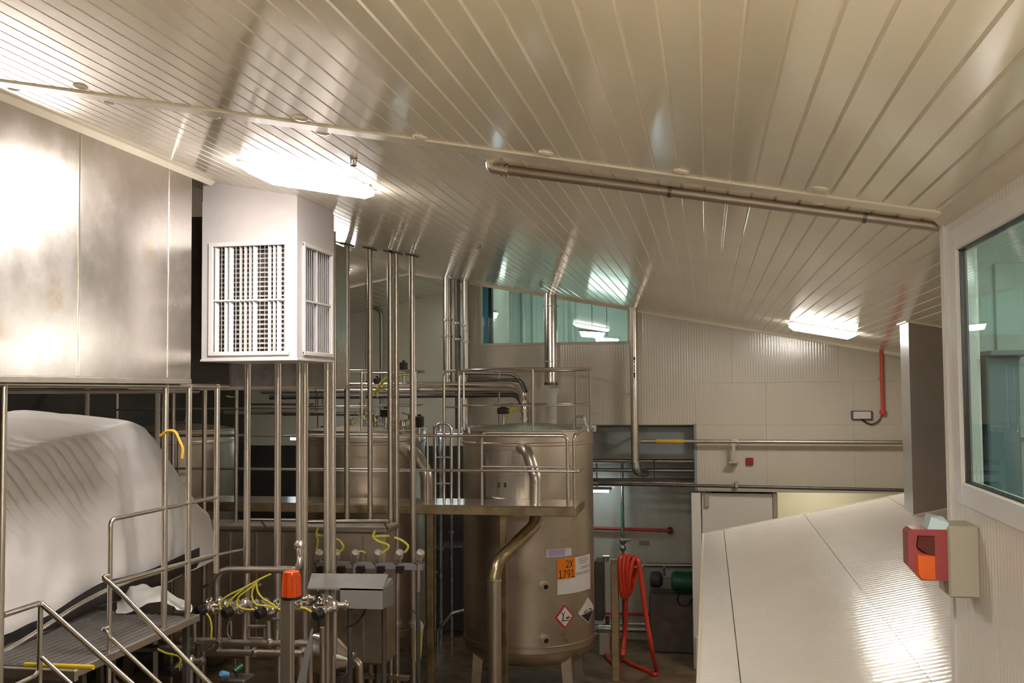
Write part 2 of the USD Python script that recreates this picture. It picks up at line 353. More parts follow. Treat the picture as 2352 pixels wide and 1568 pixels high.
# side of the deep bay, far wall, outer walls
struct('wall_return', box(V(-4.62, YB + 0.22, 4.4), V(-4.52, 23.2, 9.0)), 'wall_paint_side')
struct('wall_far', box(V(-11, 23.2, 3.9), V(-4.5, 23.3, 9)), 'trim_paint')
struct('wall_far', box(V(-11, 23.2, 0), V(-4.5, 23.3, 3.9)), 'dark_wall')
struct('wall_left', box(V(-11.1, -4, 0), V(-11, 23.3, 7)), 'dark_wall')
struct('wall_near', box(V(-11.1, -4.1, 0), V(4.4, -4, 8)), 'plain_wall')
struct('wall_side', box(V(4.3, 6.3, 0), V(4.4, 24, 7)), 'plain_wall')
# the lower room seen through the opening
struct('wall_lower', box(V(-4.6, 21.6, 0), V(-0.0, 21.7, 4.5)), 'teal_wall')
struct('wall_lower_side', cat(box(V(-0.06, YB + 0.22, 0), V(0.04, 21.7, 4.5)),), 'grey_panel')
struct('ceiling_lower', box(V(-4.62, YB + 0.22, 4.48), V(0.04, 23.2, 4.6)), 'grey_panel')
struct('trim_opening', cat(box(V(-4.6, YB + 0.3, 3.85), V(-0.1, YB + 0.42, 4.46)), box(V(-0.27, YB - 0.02, 3.27), V(-0.22, YB + 0.2, 4.53))), 'grey_panel')
# right wall with its window
wr = Thing('wall_right', kind='structure')
XR = 1.37
def rpanel(y0, y1, z0, z1, top=False):
    g = 0.003; zt = (lambda x: zc(x) + 0.03) if top else (lambda x: z1)
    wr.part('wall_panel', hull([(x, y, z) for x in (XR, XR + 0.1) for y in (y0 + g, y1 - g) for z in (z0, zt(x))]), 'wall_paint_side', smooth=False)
RY0, RY1, RZ0, RZ1 = 2.4, 5.99, 4.61, 6.01
rpanel(RY1, 6.36, 0, 0, True); rpanel(RY0, RY1, RZ1, 0, True); rpanel(-4, RY0, 0, 0, True)
for a in np.arange(RY0, RY1 - 0.1, 0.5983): rpanel(a, a + 0.5983, 0, RZ0)
wr.part('corner_trim', cat(bev(V(XR - 0.012, 6.28, 0), V(XR + 0.11, 6.375, zc(XR) - 0.01), 0.006)), 'white_frame', smooth=False)
wr.part('cove', hull([(XR + 0.001, y, zc(XR)) for y in (-4, 6.36)] + [(XR + .001, y, zc(XR) - 0.06) for y in (-4, 6.36)] + [(XR - 0.06, y, zc(XR - .06)) for y in (-4, 6.36)]), 'trim_paint', smooth=False)
struct('wall_office', cat(box(V(XR + 0.1, 6.26, 0), V(4.3, 6.36, 7)), box(V(4.2, -4, 0), V(4.3, 6.3, 7))), 'office_wall')
w2 = Thing('window', kind='structure')
fw_ = 0.085
w2.part('frame', cat(bev(V(XR - 0.022, RY0 - .06, RZ0 - 0.06), V(XR + 0.08, RY1 + 0.06, RZ0 + fw_ - .02), 0.008), bev(V(XR - 0.022, RY0 - .06, RZ1 - fw_ + .02), V(XR + 0.08, RY1 + 0.06, RZ1 + 0.06), 0.008),
                     bev(V(XR - 0.0235, RY1 - 0.04, RZ0 - 0.0615), V(XR + 0.079, RY1 + 0.0615, RZ1 + 0.0615), 0.008), bev(V(XR - 0.0235, RY0 - 0.0615, RZ0 - 0.0615), V(XR + 0.079, RY0 + 0.06, RZ1 + 0.0615), 0.008)), 'white_frame', smooth=False)
gk = 0.014
w2.part('gasket', cat(box(V(XR - 0.004, RY0 + .05, RZ0 + .06), V(XR + 0.03, RY1 - .04, RZ0 + .06 + gk)), box(V(XR - 0.004, RY0 + .05, RZ1 - .06 - gk), V(XR + 0.03, RY1 - .04, RZ1 - .06)),
                      box(V(XR - 0.004, RY1 - .04 - 2.2 * gk, RZ0 + .06), V(XR + 0.03, RY1 - .04, RZ1 - .06)), box(V(XR - 0.004, RY0 + .05, RZ0 + .06), V(XR + 0.03, RY0 + .05 + gk, RZ1 - .06))), 'black_plastic', smooth=False)
w2.part('pane', box(V(XR + 0.008, RY0 + .05, RZ0 + .065), V(XR + 0.020, RY1 - .045, RZ1 - .065)), 'window_glass', smooth=False)

# ================================================================== LAMPS
def lamp(x, y, label, look, L=1.06, Wd=0.60, first=None):
    """Wide fluorescent fitting hung under the sloping ceiling, long side across the room."""
    z = zc(x); sl = -0.19046 if x > RIDGE else 0.19046
    t = Thing('ceiling_lamp', label, 'lamp', (x, y, z), group=None)
    def m(u, v, w): return V(x + u, y + v, z + sl * u + w)
    t.part('housing', hull([m(u, v, w) for u in (-L / 2, L / 2) for v in (-Wd / 2, Wd / 2) for w in (0.006, -0.012)]), 'white_paint', smooth=False)
    t.part('diffuser', hull([m(u * a, v * a, w) for u in (-L / 2 + .02, L / 2 - .02) for v in (-Wd / 2 + .01, Wd / 2 - .01) for a, w in ((1.0, -0.013), (1.0, -0.055), (0.86, -0.10))]), look, smooth=False)
    for s in (-1, 1):
        t.part('end_clip', hull([m(s * (L / 2 + e), v, w) for e in (-0.01, 0.05) for v in (-0.05, 0.05) for w in (-0.004, -0.02)]), 'steel_dull', smooth=False)
    return t
lamp1 = lamp(-3.42, 8.42, 'bright white fluorescent lamp on the ceiling just above the louvred white air outlet', 'lamp_main')
lamp2 = lamp(1.74, 16.35, 'bright white fluorescent lamp on the ceiling near the orange-red conduit of the back wall', 'lamp_far', L=0.98)
lamp5 = lamp(-6.92, 17.5, 'bright lamp mostly hidden behind the white air outlet, its right tip showing beside it', 'lamp_mid')
lamp4 = lamp(-8.4, 10.4, 'fluorescent ceiling lamp hidden behind the large steel duct', 'lamp_side')
lamp3 = lamp(-3.4, 0.9, 'fluorescent ceiling lamp left of the viewer and outside the picture', 'lamp_back')
dup(lamp3, (0.6, 0.3, zc(0.6)), 'fluorescent ceiling lamp above the viewer and outside the picture')

# ================================================================== STEEL DUCT, AIR OUTLET
XD = -5.1
duct = Thing('steel_duct', 'large brushed stainless steel duct casing hung under the ceiling at the left edge', 'duct', (XD, 6, 5.33))
dz0, dz1 = 5.33, zc(XD) - 0.005
for a, b in ((-1.0, 3.2), (3.2, 5.4), (5.4, 7.62), (7.62, 9.05), (9.05, 9.5)):
    duct.part('casing_panel', bev(V(XD - 0.04, a + 0.002, dz0), V(XD, b - 0.002, dz1), 0.004), 'steel_sheet', smooth=False)
for y in (5.4, 7.62, 9.05):
    duct.part('seam_strip', bev(V(XD - 0.002, y - 0.012, dz0 + 0.01), V(XD + 0.007, y + 0.012, dz1 - 0.06), 0.003), 'steel_bright', smooth=False)
duct.part('underside', bev(V(-6.6, -1, dz0 - 0.02), V(XD - 0.005, 9.5, dz0 - 0.001), 0.004), 'steel_dull', smooth=False)
duct.part('bottom_flange', bev(V(XD - 0.05, -1, dz0 - 0.05), V(XD + 0.008, 9.5, dz0), 0.004), 'steel_dull', smooth=False)
duct.part('end_panel', box(V(-6.6, 9.44, dz0), V(XD - 0.045, 9.49, zc(-6.6) - .02)), 'dark_steel', smooth=False)
duct.part('inner_bulkhead', box(V(-6.6, 10.75, 5.25), V(-5.3, 10.8, 7.2)), 'dark_steel', smooth=False)
duct.part('rear_panel', box(V(-6.64, -1, dz0 - .02), V(-6.6, 10.8, zc(-6.64) - .02)), 'steel_dull', smooth=False)
duct.part('cove_trim', hull([(XD, y, zc(XD) + 0.005) for y in (-1, 9.9)] + [(XD, y, zc(XD) - 0.05) for y in (-1, 9.9)] + [(XD + .05, y, zc(XD + .05) + 0.002) for y in (-1, 9.9)]), 'trim_paint', smooth=False)
rs = Thing('steel_duct', 'dull steel duct end plate just below and behind the white louvred air outlet', 'duct', (-6, 12.5, 5.25))
rs.part('end_plate', bev(V(-7.6, 12.5, 5.25), V(-4.69, 12.9, 7.1), 0.01), 'steel_sheet', smooth=False)
for x in (-7.3, -5.0): rs.part('hanger', cyl(V(x, 12.7, 7.0), V(x, 12.7, zc(x)), .02, 8), 'dark_steel')
rs.part('edge_flange', bev(V(-7.6, 12.47, 5.22), V(-4.67, 12.95, 5.27), 0.006), 'steel_dull', smooth=False)

VX0, VX1, VY0, VY1, VZ0, VZ1 = -5.25, -4.18, 10.0, 11.07, 5.53, 7.22
vent = Thing('air_outlet', 'white louvred air outlet box hanging from the ceiling beside the steel duct', 'vent', (-4.7, 10.5, VZ0))
gx0, gx1, gz0, gz1, gm = -5.12, -4.31, 5.62, 6.73, 6.16
gy0, gy1 = 10.2, 10.97
th = 0.02
vent.part('casing', cat(box(V(VX0, VY0, gz1), V(VX1 - .0005, VY0 + th, VZ1)), box(V(VX0, VY0, VZ0), V(VX1 - .0005, VY0 + th, gz0)), box(V(VX0, VY0, gz0), V(gx0, VY0 + th, gz1)), box(V(gx1, VY0, gz0), V(VX1 - .0005, VY0 + th, gz1)),
                        box(V(VX1 - th, VY0 + .0005, gz1), V(VX1, VY1, VZ1)), box(V(VX1 - th, VY0 + .0005, VZ0), V(VX1, VY1, gz0)), box(V(VX1 - th, VY0 + .0005, gz0), V(VX1, gy0, gz1)), box(V(VX1 - th, gy1, gz0), V(VX1, VY1, gz1)),
                        box(V(VX0, VY0 + th, VZ0), V(VX0 + th, VY1, VZ1)), box(V(VX0 + th, VY1 - th, VZ0), V(VX1 - th, VY1, VZ1)), box(V(VX0 + th, VY0 + th, VZ0), V(VX1 - th, VY1 - th, VZ0 + th)), box(V(VX0 + th, VY0 + th, VZ1 - th), V(VX1 - th, VY1 - th, VZ1))), 'white_paint', smooth=False)
vent.part('ceiling_skirt', hull([(x, y, z) for x in (VX0 + .004, VX1 - 0.004) for y in (VY0 + .004, VY1 - .01) for z in (VZ1, max(VZ1 + .001, zc(x)))]), 'white_paint', smooth=False)
vent.part('bottom_lip', bev(V(VX0 - .012, VY0 - .012, VZ0 - .012), V(VX1 + .012, VY1, VZ0 + .012), 0.004), 'white_paint', smooth=False)
fr = 0.022
gf = vent.part('front_grille_frame', cat(bev(V(gx0 - .05, VY0 - fr, gz1), V(gx1 + .05, VY0, gz1 + .045), .006), bev(V(gx0 - .05, VY0 - fr, gz0 - .045), V(gx1 + .05, VY0, gz0), .006),
    bev(V(gx0 - .05, VY0 - fr + .001, gz0 - .04), V(gx0, VY0, gz1 + .04), .006), bev(V(gx1, VY0 - fr + .001, gz0 - .04), V(gx1 + .05, VY0, gz1 + .04), .006), box(V(gx0, VY0 - .002, gm - .008), V(gx1, VY0 + .03, gm + .008))), 'white_frame', smooth=False)
n = 15
for k in range(n):
    xc = gx0 + (k + 0.5) * (gx1 - gx0) / n
    ang = math.radians([62, -70, 66, 60, -72, 88, 84, 86, 60, -68, -66, 80, 84, 60, -62][k]); ca, sa = math.cos(ang), math.sin(ang)
    for z0, z1 in ((gz0, gm - .009), (gm + .009, gz1)):
        P = [(xc + u * ca - w * sa, VY0 + 0.035 + abs(u * sa) * 0 + u * sa + w * ca, z) for u in (-0.028, 0.028) for w in (-0.0015, 0.0015) for z in (z0, z1)]
        vent.part('louvre', hull(P), 'louvre_white', parent=gf, smooth=False)
for k in range(22):
    z = gz0 + 0.03 + k * 0.05
    vent.part('rear_slat', hull([(x, VY0 + 0.075 + d, z + e + d * 0.4) for x in (gx0 - .01, gx1 + .01) for d in (0, 0.045) for e in (-.002, .002)]), 'louvre_white', parent=gf, smooth=False)
vent.part('filter_plate', box(V(gx0 - .02, VY0 + 0.22, gz0 - .02), V(gx1 + .02, VY0 + 0.24, gz1 + .02)), 'vent_dark', smooth=False)
gs = vent.part('side_grille_frame', cat(bev(V(VX1, gy0 - .05, gz1), V(VX1 + fr, gy1 + .05, gz1 + .045), .006), bev(V(VX1, gy0 - .05, gz0 - .045), V(VX1 + fr, gy1 + .05, gz0), .006),
    bev(V(VX1, gy0 - .05, gz0 - .04), V(VX1 + fr - .001, gy0, gz1 + .04), .006), bev(V(VX1, gy1, gz0 - .04), V(VX1 + fr - .001, gy1 + .05, gz1 + .04), .006), box(V(VX1 - .03, gy0, gm - .01), V(VX1 + .004, gy1, gm + .01))), 'white_frame', smooth=False)
for k in range(13):
    yc = gy0 + (k + 0.5) * (gy1 - gy0) / 13; ang = math.radians(28 if k != 6 else 60); ca, sa = math.cos(ang), math.sin(ang)
    for z0, z1 in ((gz0, gm - .011), (gm + .011, gz1)):
        vent.part('louvre', hull([(VX1 - 0.03 - u * sa + w * ca, yc + u * ca + w * sa, z) for u in (-.032, .032) for w in (-.0015, .0015) for z in (z0, z1)]), 'louvre_white', parent=gs, smooth=False)

# sprinklers on the ceiling
def sprinkler(px, py, label):
    d = ray(px, py); nn = V(0.19046, 0, 1); p = EYE + d * ((V(0, 0, 6.4424) - EYE) @ nn / (d @ nn))
    t = Thing('sprinkler_head', label, 'sprinkler', p)
    t.part('rose', lathe([(0.0001, -0.012), (0.03, -0.010), (0.035, 0.004)], p, n=14), 'steel_dull')
    t.part('stem', cyl(p, p - V(0, 0, 0.06), 0.008, 8), 'steel_brass')
    t.part('deflector', cat(cyl(p - V(0, 0, .058), p - V(0, 0, .063), 0.026, 12), tube([p - V(.018, 0, .012), p - V(.022, 0, .04), p - V(.004, 0, .058)], .004, 6), tube([p + V(.018, 0, -.012), p + V(.022, 0, -.04), p + V(.004, 0, -.058)], .004, 6)), 'dark_steel')
sprinkler(812, 362, 'small dark sprinkler head on the ceiling beside the lamp near the white air outlet')
sprinkler(1100, 558, 'small dark sprinkler head on the ceiling above the blue end of the high window')
sprinkler(1243, 652, 'small dark sprinkler head on the ceiling left of the thick pipe crossing the window')

# pipe under the ceiling
pl, pr = at(1128, 386, 6.62), at(2160, 521, 6.50)
dv = (pr - pl) / np.linalg.norm(pr - pl); pr = pl + dv * 3.3
cp = Thing('ceiling_pipe', 'long dull steel pipe running just under the ceiling from an elbow to the window wall', 'pipe', pl)
cp.part('tube', cyl(pl + dv * 0.10, pr, 0.033, 16), 'pipe_brown')
cp.part('elbow', pipe([pl + dv * 0.11, pl, V(pl[0], pl[1], zc(pl[0]) + 0.02)], 0.036, 0.08, 14), 'steel')
for o in (0.085, 0.115): cp.part('coupling', lathe([(0.033, -.012), (0.046, -.010), (0.046, .010), (0.033, .012)], pl + dv * o, dv, 16), 'steel')
for s_ in (-1, 1): cp.part('bolt', cyl(pl + dv * .075 + V(0, s_ * .03, .035), pl + dv * .13 + V(0, s_ * .03, .035), .006, 6), 'dark_steel')
for o in (1.2, 2.4):
    p = pl + dv * o; cp.part('hanger', cat(cyl(p, V(p[0], p[1], zc(p[0])), 0.006, 6), lathe([(.034, -.012), (.039, -.012), (.039, .012), (.034, .012)], p, dv, 14)), 'dark_steel')

# ================================================================== LOW ROOF AND COLUMN AT THE RIGHT
def zr(x): return 3.10 + 0.22 * (x + 0.1)
RYN, RYF = 6.40, 15.12
lr = Thing('low_roof', 'glossy cream ribbed panel roof of a low room, sloping down to the left', 'roof', (1.5, 11, 3.0))
def ribbed(x0, x1):
    p = 0.085; prof = []
    y = RYN
    while y < RYF - p:
        prof += [(y, 0), (y + p * .25, .0007), (y + p * .5, .001), (y + p * .75, .0007), (y + p * .93, -.0004)]; y += p
    prof.append((RYF, 0)); pr_ = np.array(prof); m = len(pr_)
    v = np.vstack([np.column_stack([np.full(m, x), pr_[:, 0], zr(x) + pr_[:, 1]]) for x in (x0, x1)]); f = []
    for i in range(m - 1): f += [[i, m + i, m + i + 1], [i, m + i + 1, i + 1]]
    return v, np.array(f)
for a, b in ((-0.1, 0.186), (0.194, 1.30), (1.304, 2.44), (2.444, 4.3)):
    lr.part('roof_panel', ribbed(a, b), 'roof_paint', smooth=60)
lr.part('core', hull([(x, y, zr(x) - d) for x in (-0.1, 4.3) for y in (RYN, RYF) for d in (0.012, 0.12)]), 'plain_wall', smooth=False)
lr.part('edge_flashing', cat(hull([(x, y, z) for x in (-0.115, -0.085) for y in (RYN, RYF + .01) for z in (2.95, zr(-.1) + .006)]), hull([(x, y, zr(x) + d) for x in (-0.11, 4.3) for y in (RYF - .03, RYF + .012) for d in (-.13, .006)])), 'trim_paint', smooth=False)
lr.part('side_wall', box(V(-0.09, RYN, 0), V(0.0, RYF, 2.97)), 'wall_paint_side', smooth=False)
lr.part('end_wall', box(V(0.0, RYF - .1, 0), V(4.3, RYF, 2.99)), 'wall_paint', smooth=False)
cx0, cx1, cy0, cy1 = 2.40, 2.97, 13.06, 13.62
col = Thing('column_casing', 'square stainless steel column casing standing on the low roof up to the ceiling', 'column', (2.68, 13.3, zr(cx0) - .01))
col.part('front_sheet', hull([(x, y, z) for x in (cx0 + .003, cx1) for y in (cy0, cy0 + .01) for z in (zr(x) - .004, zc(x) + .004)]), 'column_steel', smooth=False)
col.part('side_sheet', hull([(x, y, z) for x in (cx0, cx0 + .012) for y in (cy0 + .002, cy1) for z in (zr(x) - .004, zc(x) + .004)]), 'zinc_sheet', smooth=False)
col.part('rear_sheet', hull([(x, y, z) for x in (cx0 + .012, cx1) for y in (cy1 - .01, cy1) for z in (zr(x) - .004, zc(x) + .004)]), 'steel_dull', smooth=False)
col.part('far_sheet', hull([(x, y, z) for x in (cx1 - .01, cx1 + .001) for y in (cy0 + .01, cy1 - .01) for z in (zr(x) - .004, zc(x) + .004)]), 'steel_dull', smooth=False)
col.part('ceiling_collar', hull([(x, y, zc(x) - d) for x in (cx0 - .03, cx1 + .03) for y in (cy0 - .02, cy1 + .03) for d in (-0.002, 0.014)]), 'trim_paint', smooth=False)
col.part('foot_sealant', hull([(x, y, zr(x) + d) for x in (cx0 - .02, cx1 + .02) for y in (cy0 - .02, cy1 + .02) for d in (-0.002, 0.012)]), 'trim_paint', smooth=False)

# signal lamp on the right wall
bx = XR - 0.155; by0, by1 = 5.70, 5.86; bz0, bz1 = 5.2 - 1.10, 5.2 - 0.73
sg = Thing('signal_lamp', 'red and orange signal lamp on a beige box fixed to the wall below the window', 'signal lamp', (XR, 5.78, bz0))
sg.part('box', bev(V(bx, by0, bz0), V(XR + .002, by1 + .1, bz1), 0.01), 'box_beige', smooth=False)
lx0 = XR - 0.35; lz0, lz1 = bz0 + .085, bz1 - .02
hz = (lz0 + lz1) / 2 + .01
def outline(z0, z1, y, cut): return [(lx0 + .06, y, z0), (lx0 + .0, y, z0 + .07 * cut), (lx0, y, z1 - .02), (lx0 + .02, y, z1), (bx, y, z1), (bx, y, z0)]
sg.part('housing', hull(outline(lz0, lz1, by0 + .012, 1) + outline(lz0, lz1, by1, 1)), 'red_housing', smooth=False)
sg.part('upper_lens', hull([(lx0 + .052 + .0, by0 + .003, lz1 - .035), (lx0 + .045, by0 + .003, lz1 - .09), (lx0 + .06, by0 + .003, hz + .03), (lx0 + .09, by0 + .003, hz), (lx0 + .13, by0 + .003, hz - .01), (lx0 + .13, by0 + .003, lz1 - .035)] +
        [(lx0 + .045, by0 + .02, lz1 - .03), (lx0 + .035, by0 + .02, lz1 - .09), (lx0 + .05, by0 + .02, hz), (lx0 + .135, by0 + .02, hz - .01), (lx0 + .135, by0 + .02, lz1 - .03)]), 'red_lens', label='dark red upper lens', smooth=False)
sg.part('lower_lens', hull([(lx0 + .045, by0 + .003, hz - .012), (lx0 + .05, by0 + .003, lz0 + .03), (lx0 + .065, by0 + .003, lz0 + .008), (lx0 + .13, by0 + .003, lz0 + .004), (lx0 + .13, by0 + .003, hz - .016)] +
        [(lx0 + .035, by0 + .02, hz - .006), (lx0 + .035, by0 + .02, lz0 + .03), (lx0 + .135, by0 + .02, lz0 + .002), (lx0 + .135, by0 + .02, hz - .012)]), 'orange_lens', label='bright orange lower lens', smooth=False)
sg.part('top_lens', hull([(XR - .25, by0 + .02, bz1 - .02), (bx + .01, by0 + .02, bz1 - .03), (bx + .01, by0 + .02, bz1 + .015), (XR - .23, by0 + .02, bz1 + .045), (XR - .25, by1, bz1 - .02), (bx + .01, by1, bz1 - .03), (bx + .01, by1, bz1 + .03), (XR - .23, by1, bz1 + .05)]), 'white_lens', label='pale blue-white lens on top', smooth=False)

# ================================================================== WALKWAY, STAIRS AND TARPAULIN AT THE LEFT
XW, ZW = -5.2, 2.93
ww = Thing('walkway', 'raised walkway with a dark grey ribbed rubber mat along the white tarpaulin', 'walkway', (-5.7, 9, 2.8))
ww.part('rubber_mat', bev(V(-6.30, 7.75, ZW - .03), V(XW + .02, 9.80, ZW), 0.006), 'mat_grey', smooth=False)
for k in range(14):
    ww.part('mat_rib', bev(V(-6.28 + k * .077, 7.77, ZW - .002), V(-6.28 + k * .077 + .03, 9.78, ZW + .006), 0.002), 'mat_grey', smooth=False)
ww.part('edge_beam', bev(V(XW + .02, 7.7, ZW - .075), V(XW + .05, 9.82, ZW - .004), 0.006), 'steel_dull', smooth=False)
ww.part('edge_beam', bev(V(-6.32, 7.69, ZW - .10), V(XW + .06, 7.74, ZW - .01), 0.006), 'steel_dull', smooth=False)
for x, y in ((-6.2, 7.9), (XW - .02, 7.9), (XW - .04, 9.7), (-6.2, 9.7)):
    ww.part('leg', bev(V(x - .03, y - .03, 0), V(x + .03, y + .03, ZW - .03), 0.005), 'dark_steel', smooth=False)
ww.part('cross_beam', bev(V(-6.3, 7.76, 2.5), V(XW + .01, 7.80, 2.62), .005), 'dark_steel', smooth=False)
nb = at(57, 1526, 7.66), at(215, 1532, 7.66)
solo('nosing_bar', cyl(nb[0], nb[1], 0.021, 12), 'yellow_paint', 'yellow bar along the near edge of the dark grey mat walkway', 'bar')

def rail_mesh(pts, r=0.021, R=0.07): return pipe([np.asarray(p) for p in pts], r, R, 12)
fr_ = Thing('handrail', 'far steel tube handrail of the stairs and walkway in front of the white tarpaulin', 'handrail', (XW, 8.27, ZW))
pt = atX(253, 1193, XW)
fr_.part('top_rail', rail_mesh([(XW, 8.27, 2.2), (XW, 8.27, pt[2]), (XW, 10.26, pt[2] - .01)]), 'steel')
pm = atX(262, 1338, XW)
fr_.part('mid_rail', cyl((XW, 8.27, pm[2]), (XW, 10.26, pm[2] - .05), 0.021, 12), 'steel')
s0, s1 = at(268, 1352, 8.20), at(480, 1568, 8.20); ds = (s1 - s0) / np.linalg.norm(s1 - s0)
ps = at(253, 1322, 8.27)
fr_.part('stair_rail', rail_mesh([(XW, 8.27, ps[2]), ps + V(-.035, -.07, .0), at(247, 1334, 8.2) + V(0, 0, 0), s0, s0 + ds * 4.2], 0.022, 0.06), 'steel_bright')
q0, q1 = at(256, 1466, 8.20), at(365, 1568, 8.20); dq = (q1 - q0) / np.linalg.norm(q1 - q0)
ps2 = at(253, 1440, 8.27)
fr_.part('lower_stair_rail', rail_mesh([(XW, 8.27, ps2[2]), ps2 + V(-.03, -.07, -.01), at(246, 1451, 8.2), q0, q0 + dq * 3.6], 0.02, 0.06), 'steel_bright')
nr = Thing('handrail', 'near steel tube handrail of the stairs at the lower left corner', 'handrail', (XW, 7.33, ZW))
c0 = at(93, 1384, 7.33)
n0, n1 = at(106, 1395, 7.33), at(300, 1568, 7.33); dn = (n1 - n0) / np.linalg.norm(n1 - n0)
nr.part('stair_rail', rail_mesh([V(XW, 6.88, c0[2]), c0, n0 + dn * .02, n0 + dn * 4.4], 0.023, 0.09), 'steel_bright')
nr.part('post', cyl(c0 - V(0, 0, .02), V(c0[0], 7.33, 1.5), 0.021, 12), 'steel')
m0, m1 = at(96, 1510, 7.33), at(160, 1568, 7.33); dm = (m1 - m0) / np.linalg.norm(m1 - m0)
nr.part('lower_stair_rail', cyl(m0, m0 + dm * 3.8, 0.018, 12), 'steel')
nr.part('lower_rail', rail_mesh([at(88, 1540, 7.33), at(80, 1552, 7.25), at(20, 1580, 6.9)], 0.016, .06), 'steel')
st = Thing('staircase', 'steel staircase between the two tube handrails, mostly below the picture', 'staircase', (-3.9, 7.8, 0))
for y in (7.34, 8.24): st.part('stringer', hull([(x + a, y + e, z) for x, z in ((XW + .06, 2.36), (-2.75, 0.03)) for a, zz in ((0, 0),) for e in (-.012, .012) for z in (z, z + .18)]), 'steel_dull', smooth=False)
for k in range(11):
    u = (k + 1) / 12; st.part('tread', bev(V(XW + .06 + u * 2.35, 7.352, 2.60 - u * 2.4 - .03), V(XW + .06 + u * 2.35 + .24, 8.228, 2.60 - u * 2.4), 0.004), 'steel_dull', smooth=False)

# posts under the duct and the rail they carry
hr = Thing('duct_support_frame', 'row of upright steel tube posts carrying a rail under the large steel duct', 'frame', (XW, 9, ZW))
hr.part('top_rail', cyl((XW, 3.0, 5.285), (XW, 10.5, 5.255), 0.026, 12), 'steel')
hr.part('top_rail', cyl((XW - .35, 3.0, 5.235), (XW - .35, 10.5, 5.205), 0.02, 12), 'steel_dull')
for y, z in ((6.85, 0.0), (9.19, ZW), (9.65, ZW), (10.26, at(505, 1316, 10.26)[2])):
    hr.part('post', cyl((XW, y, z), (XW, y, 5.28), 0.030 if y > 7 else 0.026, 16), 'steel')
for y in (7.6, 8.9): hr.part('hanger', cyl((XW - .02, y, 5.26), (XW - .02, y, 5.31), 0.03, 10), 'dark_steel')

# tarpaulin: a loft of sections along the walkway, pushed about by noise
def edgez(pts, X): P = [atX(x, y, X) for x, y in pts]; return np.array([p[1] for p in P]), np.array([p[2] for p in P])
fy, fz = edgez([(13, 1037), (115, 1004), (222, 984), (329, 956)], -6.75)
by_, bz_ = edgez([(0, 947), (110, 930), (345, 955)], -8.2)
ny, nt = 240, 230; YS = np.linspace(7.2, 12.75, ny)
grid = np.zeros((ny, nt, 3))
for i, y in enumerate(YS):
    zf = np.interp(y, fy, fz); zb = np.interp(y, by_, bz_); e = max(0, (y - 10.9) / 1.85)
    drop = 0.95 * e ** 1.7
    zf = min(zf, fz[-1]) - drop; zb = zb - drop * 1.0; shrink = 0.62 * max(0, (y - 10.6) / 2.1) ** 1.6
    xo = -shrink * 0.55
    zb0 = 2.96 + 0.10 * math.sin((y - 7) * 1.3) * .3
    sec = [(-6.36 + xo * .2, zb0), (-6.38 + xo * .4, zb0 + 0.5), (-6.42 + xo * .6, zb0 + .9 + (zf - zb0 - 1.5) * .5), (-6.52 + xo, zf - .28), (-6.62 + xo, zf - .06), (-6.78 + xo, zf + .02), (-7.5 + xo, (zf + zb) / 2 + .05), (-8.2, zb), (-8.5, zb - .3), (-8.6, zb - 1.5)]
    c = curve([(a, 0, b) for a, b in sec], 60)
    s = np.concatenate([[0], np.cumsum(np.linalg.norm(np.diff(c, axis=0), axis=1))]); t = np.linspace(0, s[-1], nt)
    grid[i, :, 0] = np.interp(t, s, c[:, 0]); grid[i, :, 2] = np.interp(t, s, c[:, 2]); grid[i, :, 1] = y
nz = meshkit.fbm(grid * V(1.1, 1.3, 1.0), 3, 5) - 0.5; nz2 = meshkit.noise(grid * V(3, 4.2, 1.2), 9) - 0.5
ph = (grid[:, :, 1] + 0.75 * (grid[:, :, 2] - 4.7) - .35 * np.maximum(0, 4.35 - grid[:, :, 2]) ** 2) / 0.19; fade = np.clip((grid[:, :, 2] - 3.75) / 0.45, 0, 1) * np.clip((4.78 - grid[:, :, 2]) / 0.12, 0, 1) * np.clip((10.6 - grid[:, :, 1]) / .5, 0, 1)
pl0 = np.maximum(0, np.cos(2 * np.pi * ph)) ** 1.5 * fade * (0.6 + 0.8 * meshkit.noise(grid * V(0, 2.7, .8), 4))
grid[:, :, 0] += 0.16 * nz + 0.03 * nz2 - 0.055 * pl0; grid[:, :, 2] += 0.10 * nz
# the corner fold near the far end and a soft pleat
for yc, am in ((10.35, 0.05), (10.75, -0.04), (11.4, 0.035), (11.9, -0.03)): grid[:, :, 0] += am * np.exp(-((grid[:, :, 1] - yc) / 0.13) ** 2) * np.clip((5.3 - grid[:, :, 2]), 0, 1)
idx = np.arange(ny * nt).reshape(ny, nt); qf = np.stack([idx[:-1, :-1], idx[1:, :-1], idx[1:, 1:], idx[:-1, 1:]], -1).reshape(-1, 4)
tf = np.vstack([qf[:, [0, 1, 2]], qf[:, [0, 2, 3]]])
last = np.arange(nt) + (ny - 1) * nt; endc = grid[-1].mean(0) + V(-.2, .12, -.3)
tv = np.vstack([grid.reshape(-1, 3), endc]); tf = np.vstack([tf, np.array([[last[k], ny * nt, last[k + 1]] for k in range(nt - 1)])])
ta = Thing('tarpaulin_cover', 'large white tarpaulin draped over a bulky machine beside the walkway', 'tarpaulin', (-7.2, 9.8, 2.9))
ta.part('sheet', (tv, tf), 'tarp_white', smooth=60)
ta.part('machine_body', hull([(x, y, z) for x, y, z in ((-6.6, 7.2, 2.2), (-6.6, 12.1, 2.2), (-8.5, 7.2, 2.2), (-8.5, 12.1, 2.2), (-6.75, 7.2, 3.9), (-6.75, 11.0, 3.9), (-8.4, 7.2, 4.3), (-8.4, 11.0, 4.3))]), 'dark_steel', smooth=False)
